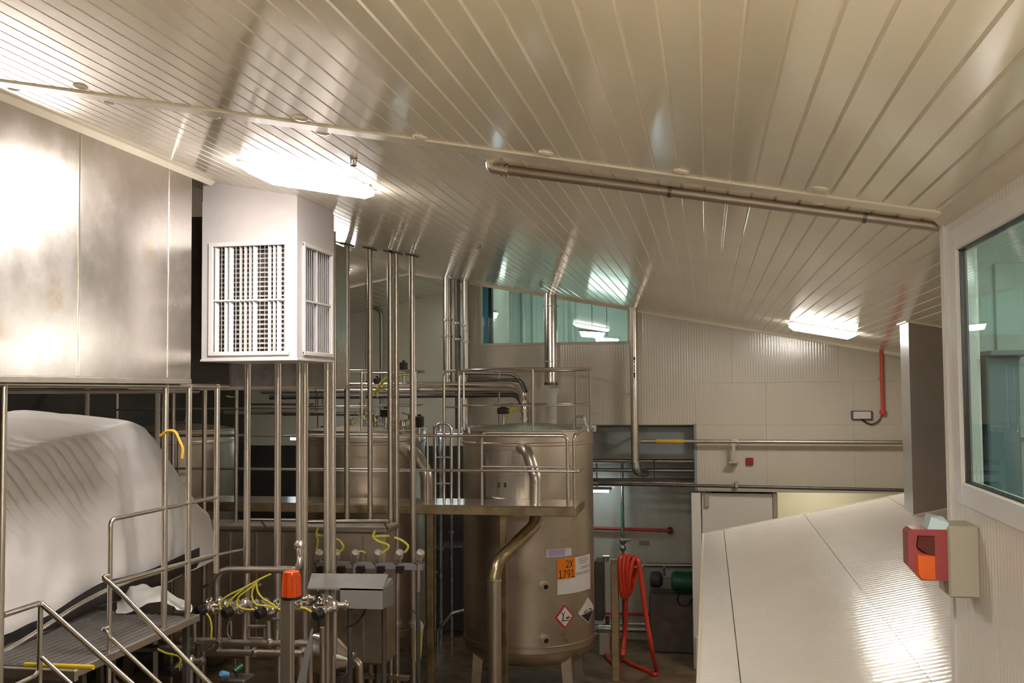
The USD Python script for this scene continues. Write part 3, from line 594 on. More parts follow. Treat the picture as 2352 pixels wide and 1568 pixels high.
# black skirt and bent tube at its foot
skx = -6.26; sk = [atX(x, y, skx) for x, y in ((-60, 1492), (0, 1470), (60, 1440), (110, 1418), (180, 1372), (235, 1342), (285, 1330), (345, 1312), (410, 1282), (455, 1262))]
skc = curve(sk, 60); w = 0.10 + 0.05 * np.sin(np.arange(len(skc)) * .55) * np.sin(np.arange(len(skc)) * .21)
ta.part('black_skirt', (lambda v: (np.vstack([v + V(.02, 0, .03), v - np.column_stack([w * -.15, w * 0, w]), v - V(.02, 0, .22)]),
        np.array([f for a in (0, 1) for i in range(len(v) - 1) for f in ([a * len(v) + i, (a + 1) * len(v) + i, (a + 1) * len(v) + i + 1], [a * len(v) + i, (a + 1) * len(v) + i + 1, a * len(v) + i + 1])])))(skc), 'black_rubber', smooth=40)
solo('bent_tube', tube(curve([atX(x, y, -6.12) for x, y in ((-40, 1525), (10, 1497), (87, 1449), (179, 1390), (247, 1354), (300, 1333), (370, 1313), (500, 1275), (560, 1262))], 60), 0.022, 10), 'steel', 'bent steel tube following the foot of the white tarpaulin', 'tube')
# torn white sheet lying on the walkway
gu, gv = 30, 22; U_, V_ = np.meshgrid(np.linspace(0, 1, gu), np.linspace(0, 1, gv), indexing='ij')
px_ = 268 + 172 * U_ + 20 * V_; py_top = np.interp(U_[:, 0], [0, .18, .35, .6, .8, 1], [1392, 1345, 1342, 1346, 1378, 1392]); py_bot = np.interp(U_[:, 0], [0, .2, .4, .6, .8, 1], [1412, 1404, 1388, 1380, 1402, 1404])
g3 = np.zeros((gu, gv, 3))
for i in range(gu):
    for j in range(gv):
        yy = py_top[i] * (1 - V_[i, j]) + py_bot[i] * V_[i, j]; g3[i, j] = at(268 + 172 * U_[i, j], yy, 10.15 - .5 * V_[i, j])
rr = meshkit.fbm(g3 * 4, 3, 3) - .5; g3[:, :, 2] += .10 * rr; g3[:, :, 1] += .12 * rr; g3[:, :, 2] = np.maximum(g3[:, :, 2], ZW + .012)
idx = np.arange(gu * gv).reshape(gu, gv); qf = np.stack([idx[:-1, :-1], idx[1:, :-1], idx[1:, 1:], idx[:-1, 1:]], -1).reshape(-1, 4)
solo('plastic_sheet', (g3.reshape(-1, 3), np.vstack([qf[:, [0, 1, 2]], qf[:, [0, 2, 3]]])), 'sheet_white', 'crumpled torn white plastic sheet lying on the dark grey mat', 'plastic sheet', smooth=50)
solo('yellow_strap', tube(curve([at(x, y, 9.17) for x, y in ((368, 1001), (385, 990), (402, 992), (412, 1012), (419, 1030), (417, 1052))], 24), 0.016, 8), 'yellow_band', 'short yellow strap hanging beside the far end of the tarpaulin', 'strap')

# ================================================================== UPRIGHT PIPES
def upright(px, Y, label, r=0.044, z0=0.0, z1=None, flange=True, collar=1432, look='steel', group=None, pyref=1000):
    X = at(px, pyref, Y)[0]; zt = zc(X) if z1 is None else z1
    t = Thing('upright_pipe', label, 'pipe', (X, Y, z0), group=group)
    t.part('tube', cyl((X, Y, z0), (X, Y, zt + .01), r, 18), look)
    if flange: t.part('ceiling_flange', hull([(X + a, Y + b, zc(X + a) - d) for a in (-.075, .075) for b in (-.12, .12) for d in (-.004, .02)]), 'dark_steel', smooth=False)
    if collar:
        zz = at(px, collar, Y)[2]; t.part('union', lathe([(r, -.06), (r + .02, -.05), (r + .024, -.012), (r + .035, -.01), (r + .035, .012), (r + .022, .014), (r + .018, .05), (r, .06)], (X, Y, zz), n=16), 'steel')
    return t
for px, ordn, rr in ((797, 'first', .044), (850, 'second', .04), (897, 'third', .046), (911, 'fourth', .04), (948, 'fifth', .044)):
    upright(px, 15.25, f'upright steel pipe rising to the ceiling, {ordn} to the right of the air outlet', rr)
for px, lab, rr in ((568, 'first', .042), (638, 'second', .042), (700, 'fourth', .040), (752, 'fifth', .046), (765, 'sixth', .034)):
    upright(px, 11.9, f'upright steel pipe passing behind the air outlet, {lab} of six from the left', rr, z1=7.15, flange=False, collar=None)
# third of the six runs down to a union, turns left and loops down again
X3 = at(688, 1000, 11.9)[0]
lp = Thing('looped_pipe', 'upright steel pipe behind the air outlet that loops to the left above the amber beacon', 'pipe', (X3, 11.9, 2))
Yl = 11.7
lp.part('tube', pipe([(X3, 11.9, 7.15), (X3, 11.9, at(690, 1260, 11.9)[2]), at(690, 1285, Yl), at(684, 1308, Yl), at(496, 1308, Yl), at(498, 1488, Yl), at(300, 1488, Yl)], 0.043, 0.2, 16), 'steel')
zz = at(690, 1250, 11.9); lp.part('union', lathe([(.043, -.07), (.075, -.05), (.08, -.012), (.08, .012), (.06, .05), (.043, .06)], zz, n=16), 'steel')
for x_, y_ in ((468, 1346), (588, 1346)): lp.part('clamp_wing', hull([at(x_ + a, y_ + b, Yl - .01 + c) for a, b in ((-12, 5), (10, -8), (14, -3), (-8, 9)) for c in (0, .03)]), 'steel_bright', smooth=False)

# ================================================================== TANKS
ZTOP, ZRIM = at(1212, 990, 16.75)[2], at(1212, 1021, 16.75)[2]
def tank(px, r, label, Yc=17.9, zbot=None, legs=True):
    X = at(px, 1000, Yc)[0]; zb = at(1365, 1472, 17.9)[2] if zbot is None else zbot
    t = Thing('steel_tank', label, 'tank', (X, Yc, 0))
    t.part('shell', lathe([(r - .015, zb - .0), (r, zb + .02), (r, ZRIM)], (X, Yc, 0), n=72), 'steel_tank', smooth=40)
    t.part('top_rim', lathe([(r, ZRIM - .03), (r + .03, ZRIM - .02), (r + .03, ZRIM + .015), (r + .012, ZRIM + .03), (r + .012, ZTOP - .03), (r + .03, ZTOP - .02), (r + .03, ZTOP), (r - .05, ZTOP + .004)], (X, Yc, 0), n=72), 'steel_tank', smooth=40)
    t.part('top_cover', lathe([(r - .04, ZTOP - .005), (r * .7, ZTOP + .05), (r * .3, ZTOP + .09), (.0001, ZTOP + .10)], (X, Yc, 0), n=48), 'steel_dull', smooth=40)
    t.part('bottom_dish', lathe([(r, zb + .01), (r - .03, zb - .10), (r * .86, zb - .22), (r * .6, zb - .30), (.0001, zb - .34)], (X, Yc, 0), n=48), 'steel_tank', smooth=50)
    t.part('weld_band', lathe([(r, zb + .10), (r + .006, zb + .105), (r + .006, zb + .125), (r, zb + .13)], (X, Yc, 0), n=72), 'steel_dull', smooth=40)
    if legs:
        for a in (-2.45, -0.72, 0.72, 2.45):
            lx, ly = X + .86 * r * math.cos(a), Yc + .86 * r * math.sin(a); o = V(math.cos(a), math.sin(a), 0) * .07
            t.part('leg', hull([V(lx + p, ly + q, zb - .08) for p in (-.09, .09) for q in (-.09, .09)] + [V(lx + p, ly + q, 0.0) + o for p in (-.075, .075) for q in (-.075, .075)]), 'steel_tank', smooth=False)
    return t, X, zb
TR, TX, TZB = tank(1212, 1.145, 'tall stainless steel tank with hazard placards, rightmost of the tanks')
TL, TLX, _ = tank(842, 1.06, 'middle stainless steel tank behind the upright pipes, without placards', zbot=at(865, 1478, 16.84)[2])
T3, T3X, _ = tank(418, 1.0, 'leftmost stainless steel tank half hidden by the white tarpaulin', zbot=at(865, 1478, 16.84)[2])
RT_, YT = 1.145, 17.9
def on_tank(px, py, r=RT_, X=None, Y=YT):
    """The point of the tank's face seen at a pixel, as (angle, height)."""
    X = TX if X is None else X
    d = ray(px, py); a = d[0] ** 2 + d[1] ** 2; ox, oy = EYE[0] - X, EYE[1] - Y; b = 2 * (d[0] * ox + d[1] * oy); c = ox * ox + oy * oy - r * r
    t = (-b - math.sqrt(max(b * b - 4 * a * c, 0))) / (2 * a); p = EYE + d * t; return math.atan2(p[0] - X, -(p[1] - Y)), p[2]
def wrap(v, X=None, Y=YT, r=RT_):
    """(angle, height, stand-off) -> world."""
    X = TX if X is None else X; v = np.asarray(v, float); return np.column_stack([X + (r + v[:, 2]) * np.sin(v[:, 0]), Y - (r + v[:, 2]) * np.cos(v[:, 0]), v[:, 1]])
def plate(a0, a1, z0, z1, off, th=0.004, n=10):
    g = np.linspace(a0, a1, n); q = []
    for a in g: q += [(a, z0, off), (a, z1, off), (a, z1, off + th), (a, z0, off + th)]
    f = []
    for i in range(n - 1):
        b = 4 * i; f += [[b + k, b + (k + 1) % 4, b + 4 + (k + 1) % 4] for k in range(4)] + [[b + k, b + 4 + (k + 1) % 4, b + 4 + k] for k in range(4)]
    f += [[0, 2, 1], [0, 3, 2]] + [[4 * n - 4, 4 * n - 3, 4 * n - 2], [4 * n - 4, 4 * n - 2, 4 * n - 1]]
    return wrap(q), np.array(f)[:, ::-1]
def poly_on(pts, off, th=0.003):
    """A convex polygon given in (angle, height)."""
    from shapely.geometry import Polygon
    m = trimesh.creation.extrude_polygon(Polygon([(a * RT_, z) for a, z in pts]), th, engine='earcut'); v, f = trimesh.remesh.subdivide_to_size(np.array(m.vertices), np.array(m.faces), 0.05)
    return wrap(np.column_stack([v[:, 0] / RT_, v[:, 1], v[:, 2] + off])), f
def text_on(txt, a0, z0, h, off, look, T, path, squeeze=1.0, bold=True):
    m = meshkit.text_mesh(txt, h, 0.002, bold); v = np.array(m.vertices); v[:, 0] -= v[:, 0].min(); v[:, 0] /= v[:, 0].max()
    T.part('lettering', (wrap(np.column_stack([a0 + v[:, 0] * squeeze / RT_, z0 + v[:, 1], off + v[:, 2]])), np.array(m.faces)), look, parent=path, smooth=False)
# placard
A0, Z1 = on_tank(1279, 1284); A1, _ = on_tank(1354, 1280); Z0 = on_tank(1279, 1366)[1]; AM = on_tank(1320, 1284)[0]; ZM = on_tank(1290, 1330)[1]
pl_ = Thing('placard', 'orange and white hazard placard with the numbers 2X and 1791 on the tank', 'sign', wrap([(A0, Z0, 0.0)])[0])
bk = pl_.part('backing', plate(A0, A1, Z0, Z1, 0.004, 0.005, 14), 'print_white', smooth=False)
fo = pl_.part('orange_field', plate(A0, AM, ZM, Z1, 0.0095, 0.002), 'print_orange', smooth=False)
wA = (AM - A0) * RT_; hh = (Z1 - ZM)
text_on('2X', A0 + wA * .46 / RT_, Z1 - hh * .46, hh * .36, 0.012, 'print_black', pl_, fo, wA * .40, False)
text_on('1791', A0 + wA * .08 / RT_, Z1 - hh * .95, hh * .38, 0.012, 'print_black', pl_, fo, wA * .84, False)
lines = []
for k, (u0, u1, q) in enumerate(((.2, .8, .12), (.18, .86, .22), (.2, .7, .32), (.30, .95, .50), (.28, .9, .58), (.05, .98, .78), (.05, .9, .86))):
    lines.append(plate(AM + (A1 - AM) * u0, AM + (A1 - AM) * u1, Z1 - hh * (q + .035), Z1 - hh * q, 0.0095, 0.001, 5))
pl_.part('small_print', cat(*lines), 'print_grey', parent=bk, smooth=False, kind='stuff')
# diamonds
def diamond(cpx, wpx, hpx, off): 
    (a, z) = on_tank(*cpx); aw = (on_tank(cpx[0] + wpx, cpx[1])[0] - on_tank(cpx[0] - wpx, cpx[1])[0]) / 2; zh = (on_tank(cpx[0], cpx[1] - hpx)[1] - on_tank(cpx[0], cpx[1] + hpx)[1]) / 2
    return a, z, aw, zh
a, z, aw, zh = diamond((1297, 1416), 21, 28, 0)
d1 = Thing('hazard_diamond', 'red-bordered white diamond placard with dead tree and fish sign on the tank', 'sign', wrap([(a, z - zh, 0)])[0])
b1 = d1.part('red_border', poly_on([(a - aw, z), (a, z + zh), (a + aw, z), (a, z - zh)], .004), 'print_red', smooth=False)
q = .82; d1.part('white_field', poly_on([(a - aw * q, z), (a, z + zh * q), (a + aw * q, z), (a, z - zh * q)], .0085, .002), 'print_white', parent=b1, smooth=False)
def mark(pts, T, par, n='symbol', off=.0115): T.part(n, poly_on([(a + u * aw, z + v * zh) for u, v in pts], off, .001), 'print_black', parent=par, smooth=False)
mark([(-.30, -.25), (-.18, -.25), (-.12, .22), (-.2, .22)], d1, b1); mark([(-.2, .18), (-.13, .2), (.0, .42), (-.06, .42)], d1, b1); mark([(-.2, .12), (-.16, .22), (-.34, .42), (-.38, .36)], d1, b1); mark([(-.42, -.26), (.5, -.28), (.4, -.34), (-.3, -.33)], d1, b1)
mark([(.05, -.12), (.22, -.02), (.38, -.04), (.42, -.12), (.24, -.2)], d1, b1); mark([(.36, -.08), (.52, .08), (.5, -.2)], d1, b1)
a, z, aw, zh = diamond((1350, 1401), 15, 30, 0)
d2 = Thing('hazard_diamond', 'white diamond placard with black lower half, the corrosive sign, near the tank edge', 'sign', wrap([(a, z - zh, 0)])[0])
b2 = d2.part('white_field', poly_on([(a - aw, z), (a, z + zh), (a + aw, z), (a, z - zh)], .004), 'print_white', smooth=False)
d2.part('black_half', poly_on([(a - aw * .72, z - zh * .2), (a + aw * .72, z - zh * .2), (a, z - zh * .9)], .0085, .001), 'print_black', parent=b2, smooth=False)
mark([(-.45, .0), (-.1, .12), (-.1, .05), (-.45, -.07)], d2, b2, off=.0085); mark([(.1, .12), (.5, .02), (.5, -.05), (.1, .05)], d2, b2, off=.0085); mark([(-.5, -.1), (.55, -.1), (.55, -.16), (-.5, -.16)], d2, b2, off=.0085)
a0, z1 = on_tank(1254, 1262); a1, z0 = on_tank(1312, 1275)
ls = Thing('label_strip', 'narrow lilac and white label strip on the tank above the orange placard', 'label', wrap([(a0, z0, 0)])[0])
l0 = ls.part('backing', plate(a0, a1, z0, z1, .004, .003), 'print_white', smooth=False); ls.part('lilac_field', plate(a0 + .1 * (a1 - a0), a0 + .72 * (a1 - a0), z0 + .012, z1 - .008, .0075, .001), 'print_lilac', parent=l0, smooth=False)
# nozzles
for px, py in ((1250, 1345), (1251, 1468)):
    a, z = on_tank(px, py); p = wrap([(a, z, 0)])[0]; ax = V(math.sin(a), -math.cos(a), 0)
    nz_ = TR.part('nozzle', lathe([(.085, -.01), (.085, .03), (.055, .035), (.055, .10), (.075, .10), (.075, .12), (.04, .12), (.04, .02), (.0001, .02)], p, ax, 20), 'steel_tank')
    TR.part('bore', lathe([(.04, .085), (.0001, .084)], p, ax, 16), 'black_plastic', parent=nz_)
# sight panel on the upper shell
a0, z1 = on_tank(1110, 1032); a1, z0 = on_tank(1205, 1158)
sp = TR.part('access_panel', plate(a0, a1, z0, z1, .0, .02, 12), 'steel_sheet', label='brighter steel access panel', smooth=False)
for px in (1147, 1161):
    a, z = on_tank(px, 1113); TR.part('sight_port', plate(a - .02, a + .02, z - .04, z + .04, .021, .004, 3), 'dark_steel', parent=sp, smooth=False)
# guard rails round the tank tops
def ring(T, X, r, a0, a1, gate):
    z = at(1212, 847, 17.0)[2]; zm = at(1212, 931, 17.0)[2]
    P = lambda a, zz: V(X + r * math.sin(a), YT - r * math.cos(a), zz)
    A = np.linspace(a0, a1, 44)
    for zz, nm in ((z, 'top_rail'), (zm, 'mid_rail')):
        T.part(nm, tube([P(a, zz) for a in A], .022 if nm == 'top_rail' else .016, 10), 'steel')
    for a in gate:
        T.part('rail_post', cyl(P(a, ZTOP - .02), P(a, z), .02, 10), 'steel')
    # the end nearest the gate bends down
    for a in (a0, a1): T.part('end_post', pipe([P(a, z), P(a - .10 * np.sign(a), z), P(a - .10 * np.sign(a), ZTOP - .02)], .022, .08, 10), 'steel')
ring(TR, TX, 1.13, -1.38, 3.9, (.25, 1.5, 2.4, 3.2))
ring(TL, TLX, 1.05, -1.3, 3.6, (.25, 1.3, 2.4))
# ladder with hooped stringers between the tanks
ld = Thing('tank_ladder', 'steel ladder with hooped stringers left of the rightmost tank', 'ladder', (at(1035, 1000, 16.5)[0], 16.5, 1.9))
def loopL(x0, x1, ytop, ybot, Y): return pipe([at(x0, ybot, Y), at(x0, ytop, Y), at(x1, ytop, Y), at(x1, ybot, Y)], .022, .13, 10)
ld.part('tall_hoop', pipe([at(1020, 1155, 16.45), at(1020, 852, 16.45), at(1045, 851, 17.3)], .024, .12, 10), 'steel')
ld.part('tall_hoop', pipe([at(1054, 1155, 16.45), at(1054, 852, 16.45), at(1085, 850, 17.3)], .024, .12, 10), 'steel')
ld.part('low_hoop', loopL(1000, 1037, 972, 1160, 16.3), 'steel')
for y in (1050, 1110): ld.part('rung', cyl(at(998, y, 16.3), at(1038, y, 16.3), .014, 8), 'steel')
for y in (935, 1000): ld.part('rung', cyl(at(1020, y, 16.45), at(1054, y, 16.45), .014, 8), 'steel')

# ================================================================== DECK IN FRONT OF THE TANKS
YD = 15.6
ZD = at(1200, 1166, YD)[2]; dxl, dxr = at(392, 1166, YD)[0], at(1322, 1166, YD)[0]
dk = Thing('service_deck', 'raised steel service deck with railings running along the front of the tanks', 'platform', ((dxl + dxr) / 2, 16, ZD))
dk.part('deck_plate', bev(V(dxl, YD, ZD - .02), V(dxr, 16.72, ZD + .01), .006), 'steel_bright', smooth=False)
dk.part('edge_beam', bev(V(dxl, YD - .03, ZD - .12), V(dxr, YD, ZD + .02), .008), 'steel_brass', smooth=False)
dk.part('toe_strip', bev(V(dxl, YD - .035, ZD + .02), V(dxr - .02, YD - .028, ZD + .035), .002), 'steel_bright', smooth=False)
dk.part('end_beam', bev(V(dxr - .03, YD, ZD - .12), V(dxr + .01, 16.7, ZD + .02), .008), 'steel_brass', smooth=False)
YR = YD + .03; zt_, zm_ = at(900, 1000, YR)[2], at(900, 1079, YR)[2]
xr1 = at(1303, 1000, YR)[0]
def box_rail(za, zb_, x0, x1): return [V(x0, YR, za), V(x1, YR, za), V(x1, YR, zb_)]
dk.part('top_rail', pipe(box_rail(zt_, ZD, dxl, xr1), .026, .09, 12), 'steel_bright')
dk.part('mid_rail', pipe([V(dxl, YR, zm_), V(at(1328, 1078, YR)[0], YR, zm_), V(at(1328, 1078, YR)[0], YR + .5, zm_)], .022, .06, 12), 'steel_bright')
for px in (410, 690, 982): dk.part('rail_post', cyl(V(at(px, 1080, YR)[0], YR, ZD), V(at(px, 1080, YR)[0], YR, zt_), .022, 12), 'steel')
zg = at(1200, 994, 15.75)[2]; zgm = at(1200, 1072, 15.75)[2]
gx = [at(x, 1000, 15.75)[0] for x in (1106, 1318)]
dk.part('gate_rail', pipe([V(gx[0], 15.75, ZD), V(gx[0], 15.75, zg), V(at(1290, 994, 15.75)[0], 15.75, zg)], .024, .12, 12), 'steel')
dk.part('gate_rail', cyl(V(gx[0], 15.75, zgm), V(gx[1] + .02, 15.75, zgm), .02, 12), 'steel')
dk.part('end_rail', pipe([V(gx[1], 15.75, ZD), V(gx[1], 15.75, zt_), V(gx[1] + .1, 16.5, zt_ + .1)], .026, .10, 12), 'steel')
for px in (989, 1157): 
    xx = at(px, 1300, 15.8)[0]; dk.part('support_post', bev(V(xx - .055, 15.74, 0), V(xx + .055, 15.86, ZD - .02), .01), 'steel_brass', smooth=False)
dk.part('support_post', bev(V(dxl + .3, 15.74, 0), V(dxl + .4, 15.86, ZD - .02), .01), 'dark_steel', smooth=False)

# fat outlet ducts that leave the tanks and dive through the deck
od = Thing('outlet_duct', 'fat steel duct leaving the placarded tank and dropping through the deck', 'duct', (at(1140, 1400, 15.2)[0], 15.2, 0))
od.part('upper_bend', pipe([at(1196, 1028, 16.85), at(1212, 1034, 16.35), at(1231, 1095, 16.25), at(1231, 1200, 16.2)], .10, .25, 18), 'steel')
od.part('lower_bend', pipe([at(1231, 1178, 16.2), at(1229, 1205, 16.1), at(1142, 1290, 15.35), at(1135, 1330, 15.3), at(1135, 1350, 15.3)], .10, .28, 18), 'steel_brass')
pz = at(1135, 1335, 15.3); od.part('drop_pipe', cyl(pz, V(pz[0], pz[1], 0), .105, 18), 'steel')
pe = at(1139, 1300, 15.33); od.part('elbow_band', lathe([(.10, -.02), (.115, -.018), (.115, .018), (.10, .02)], pz + V(0, 0, .02), n=18), 'steel_bright')
od2 = Thing('outlet_duct', 'fat steel duct leaving the middle tank and bending down behind the deck railing', 'duct', (at(981, 1100, 16.4)[0], 16.4, ZD))
od2.part('bend', pipe([at(930, 1032, 16.95), at(952, 1040, 16.5), at(980, 1085, 16.4), at(981, 1170, 16.4)], .11, .3, 18), 'steel')
od2.part('flange', lathe([(.11, -.03), (.15, -.025), (.15, .025), (.11, .03)], at(981, 1160, 16.4), n=18), 'steel_dull')

# ================================================================== PIPES BEHIND AND ON THE BACK WALL
def run(name, label, pts, r, look='steel', cat_='pipe', R=None, n=12, **kw):
    pts = [np.asarray(p) for p in pts]; t = Thing(name, label, cat_, pts[0], **kw); t.part('tube', pipe(pts, r, R or 2.6 * r, n), look); return t
t = run('overhead_pipe', 'bright horizontal steel pipe above the tanks with a bend down to the placarded tank', [at(560, 884, 18.3), at(1192, 882, 18.3), at(1204, 935, 18.2), at(1204, 1000, 18.2)], .05, 'steel_bright', R=.28, n=16)
for y in (905, 922, 943, 962): t.part('coupling', lathe([(.05, -.03), (.07, -.026), (.07, .026), (.05, .03)], at(1202 + (y - 905) * .04, y, 18.2), (0.05, 0, 1), 14), 'steel')
t2 = run('overhead_pipe', 'second horizontal steel pipe above the tanks, just below and behind the bright one', [at(600, 899, 18.75), at(1190, 894, 18.75), at(1216, 935, 18.7), at(1216, 1000, 18.7)], .045, 'steel_dull', R=.3)
t3 = run('overhead_pipe', 'third horizontal steel pipe above the tanks, lowest and darkest of the bundle', [at(620, 912, 19.0), at(1188, 906, 19.0), at(1210, 950, 18.9)], .045, 'dark_steel', R=.2)
t4 = run('overhead_pipe', 'thin upper pipe above the tanks bending down inside the tank guard rail', [at(1058, 856, 18.9), at(1180, 858, 18.9), at(1200, 880, 18.9), at(1203, 930, 18.9)], .035, 'steel_dull', R=.3)
run('overhead_pipe', 'short pipe stub above the placarded tank, between the upper and the bright pipe', [at(1072, 873, 18.8), at(1196, 873, 18.8), at(1208, 900, 18.6)], .035, 'dark_steel', R=.15)
for i, (x0, x1, y, Y, r_, lk) in enumerate(((515, 745, 947, 18.4, .035, 'steel_bright'), (560, 760, 937, 18.8, .022, 'steel'), (650, 860, 950, 19.2, .04, 'steel_dull'), (400, 560, 938, 18.9, .025, 'steel'), (560, 720, 928, 19.4, .02, 'dark_steel'))):
    run('low_pipe', ['bright short pipe at rail height behind the third and fourth upright pipes', 'thin pipe just above the bright short pipe behind the upright pipes', 'dull pipe behind the top of the middle tank', 'thin pipe seen above the leftmost tank', 'darkest thin pipe above the bright short pipe'][i],
        [at(x0, y, Y), at(x1, y, Y)], r_, lk).part('hanger', cyl(at(x1 - 20, y, Y), V(at(x1 - 20, y, Y)[0], Y, zc(at(x1 - 20, y, Y)[0])), .008, 6), 'dark_steel')
run('bent_drain_pipe', 'thin steel pipe with an upward bend above the leftmost tank', [at(385, 970, 18.2), at(428, 970, 18.2), at(436, 900, 18.2), at(436, 880, 18.2)], .03, 'steel', R=.15)

for px, r_, zb_, lab in ((1028, .085, 905, 'thickest steel pipe in the corner left of the high window'), (1051, .055, 985, 'middle steel pipe in the corner left of the high window'), (1070, .055, 985, 'steel pipe nearest to the high window on its left side')):
    Y = 19.25; X = at(px, 800, Y)[0]; t = Thing('wall_pipe', lab, 'pipe', (X, Y, at(px, zb_, Y)[2]))
    t.part('tube', cyl((X, Y, at(px, zb_, Y)[2]), (X, Y, zc(X) + .02), r_, 16), 'steel' if px != 1051 else 'dark_steel')
    for y in (735, 772): t.part('clamp', lathe([(r_, -.02), (r_ + .02, -.018), (r_ + .02, .018), (r_, .02)], (X, Y, at(px, y + (px - 1028) * .3, Y)[2]), n=16), 'steel_dull')
    t.part('wall_bracket', box(V(X - .02, Y, at(px, 772, Y)[2] - .02), V(X + .02, YB if X > -4.6 else Y + .2, at(px, 772, Y)[2] + .02)), 'dark_steel', smooth=False)
Y = 19.2; X = at(1265, 800, Y)[0]; zb_ = at(1265, 884, Y)[2]
vp = Thing('vent_stack', 'thick shiny vent pipe coming down through the ceiling in front of the high window', 'pipe', (X, Y, zb_))
vp.part('tube', lathe([(.105, .02), (.115, .03), (.125, .06), (.125, zc(X) - zb_ + .02)], (X, Y, zb_), n=28), 'steel_bright')
vp.part('open_end', lathe([(.125, .0), (.13, .004), (.13, .05), (.118, .05), (.115, .01)], (X, Y, zb_), n=28), 'dark_steel')
for y in (703, 830): vp.part('clamp', lathe([(.125, -.015), (.137, -.013), (.137, .013), (.125, .015)], (X, Y, at(1265, y, Y)[2]), n=28), 'steel')
vp.part('wall_bracket', box(V(X - .15, Y + .05, at(1265, 703, Y)[2] - .012), V(X + .16, Y + .08, at(1265, 703, Y)[2] + .012)), 'steel_dull', smooth=False)
fn = Thing('vent_hood', 'pale grey vent funnel standing on the tank below the thick vent pipe', 'funnel', (TX + .1, 18.55, ZTOP))
Xf = at(1267, 930, 18.55)[0]; zf1, zf0 = at(1267, 892, 18.55)[2], ZTOP + .02
fn.part('cone', lathe([(.15, zf1), (.15, zf1 - .03), (.10, zf1 - .12), (.095, zf0)], (Xf, 18.55, 0), n=24), 'insulation')
# downpipe with an elbow, right of the window
Y = 19.2; X = at(1457, 900, Y)[0]; ze = at(1462, 1075, Y)[2]
dp = Thing('downpipe', 'tall steel downpipe with a black stencilled marking, right of the high window', 'pipe', (X, Y, ze))
dp.part('tube', cyl((X, Y, ze), (X, Y, zc(X) + .02), .075, 20), 'steel')
dp.part('elbow', pipe([V(X, Y, ze + .12), V(X + .02, Y, ze - .06), V(X + .15, Y + .35, ze - .12)], .085, .18, 18), 'galvanised')
def on_pipe(z0, z1, u0, u1): return hull([(X + u, Y - math.sqrt(.0762 ** 2 - u * u) - o, z) for u in (u0, (u0 + u1) / 2, u1) for z in (z0, z1) for o in (0, .0015)])
zz = lambda y: at(1457, y, Y)[2]
for a_, b_, u0, u1 in ((820, 827, -.005, .03), (829, 834, .005, .02), (837, 839, .0, .022), (841, 843, .0, .022), (845, 847, .0, .022), (849, 852, .0, .022), (855, 866, -.005, .025), (867, 870, .008, .02)):
    dp.part('stencil_mark', on_pipe(zz(b_), zz(a_), u0, u1), 'print_black', smooth=False)
for y in (780, 900, 1000): dp.part('wall_bracket', box(V(X - .02, Y, zz(y) - .015), V(X + .02, YB + (.3 if y == 1000 else 0), zz(y) + .015)), 'steel_dull', smooth=False)
# long horizontal pipe along the back wall
Y = 19.3; a_, b_ = at(1472, 1013, Y), at(2090, 1016, Y)
lh = Thing('long_wall_pipe', 'long horizontal steel pipe with a yellow band along the back wall', 'pipe', a_)
lh.part('tube', cyl(a_, V(4.25, Y, b_[2]), .038, 14), 'steel_dull')
e0, e1 = at(1508, 1013, Y), at(1572, 1013.3, Y); lh.part('yellow_band', cyl(e0, e1, .0395, 14), 'yellow_band', label='orange-yellow identification band')
bx_, _, bz_2 = at(1685, 1030, Y)
lh.part('bracket', cat(box(V(bx_ - .03, Y - .03, at(1685, 1060, Y)[2]), V(bx_ + .03, Y + .02, bz_2 + .1)), box(V(bx_ - .09, Y - .05, at(1685, 1063, Y)[2]), V(bx_ + .09, YB, at(1685, 1059, Y)[2]))), 'steel_dull', smooth=False)
lh.part('bracket_arm', tube([V(bx_ - .09, Y - .02, bz_2 + .02), V(bx_ - .06, Y - .03, bz_2 + .16), V(bx_ + .06, Y - .03, bz_2 + .16), V(bx_ + .1, Y - .02, bz_2 + .02)], .012, 8), 'steel_dull')
a_, b_ = at(1375, 1110, 19.35), at(2090, 1127, 19.35)
lh2 = Thing('lower_wall_pipe', 'lower dark horizontal pipe along the back wall above the door', 'pipe', a_)
lh2.part('tube', cyl(a_, V(4.25, 19.35, b_[2]), .03, 12), 'dark_steel'); pb = at(1692, 1113, 19.35); lh2.part('clip', bev(pb - V(.03, .04, .05), pb + V(.03, .15, .05), .005), 'steel_dull', smooth=False)
p0 = at(1722, 1059, 19.49); solo('red_box', bev(p0 - V(.065, .05, .065), p0 + V(.065, .012, .065), .008), 'red_dark', 'small dark red square alarm box on the back wall under the long pipe', 'alarm box', smooth=False)
# emergency light box with cable and red conduit
p0, p1 = at(1955, 963, 19.48), at(2003, 943, 19.48)
em = Thing('wall_box', 'white rectangular emergency light box on the back wall with a hanging cable', 'light box', (p0 + p1) / 2)
em.part('housing', bev(V(p0[0], 19.42, p0[2]), V(p1[0], YB, p1[2]), .012), 'dark_steel', smooth=False)
em.part('cover', bev(V(p0[0] + .03, 19.405, p0[2] + .012), V(p1[0] - .03, 19.43, p1[2] - .012), .008), 'white_paint', smooth=False)
em.part('cable', tube(curve([at(1980, 963, 19.45), at(1990, 970, 19.45), at(2003, 974, 19.45), at(2018, 966, 19.45), at(2026, 950, 19.46)], 20), .012, 8), 'black_plastic')
X = at(2026, 880, 19.42)[0]; rc = Thing('red_conduit', 'red conduit running down the back wall from the ceiling beside the white box', 'conduit', (X, 19.42, 4.8))
zt0 = at(2026, 947, 19.42)[2]; rc.part('tube', cyl((X, 19.42, zt0), (X, 19.42, zc(X)), .033, 12), 'red_pipe')
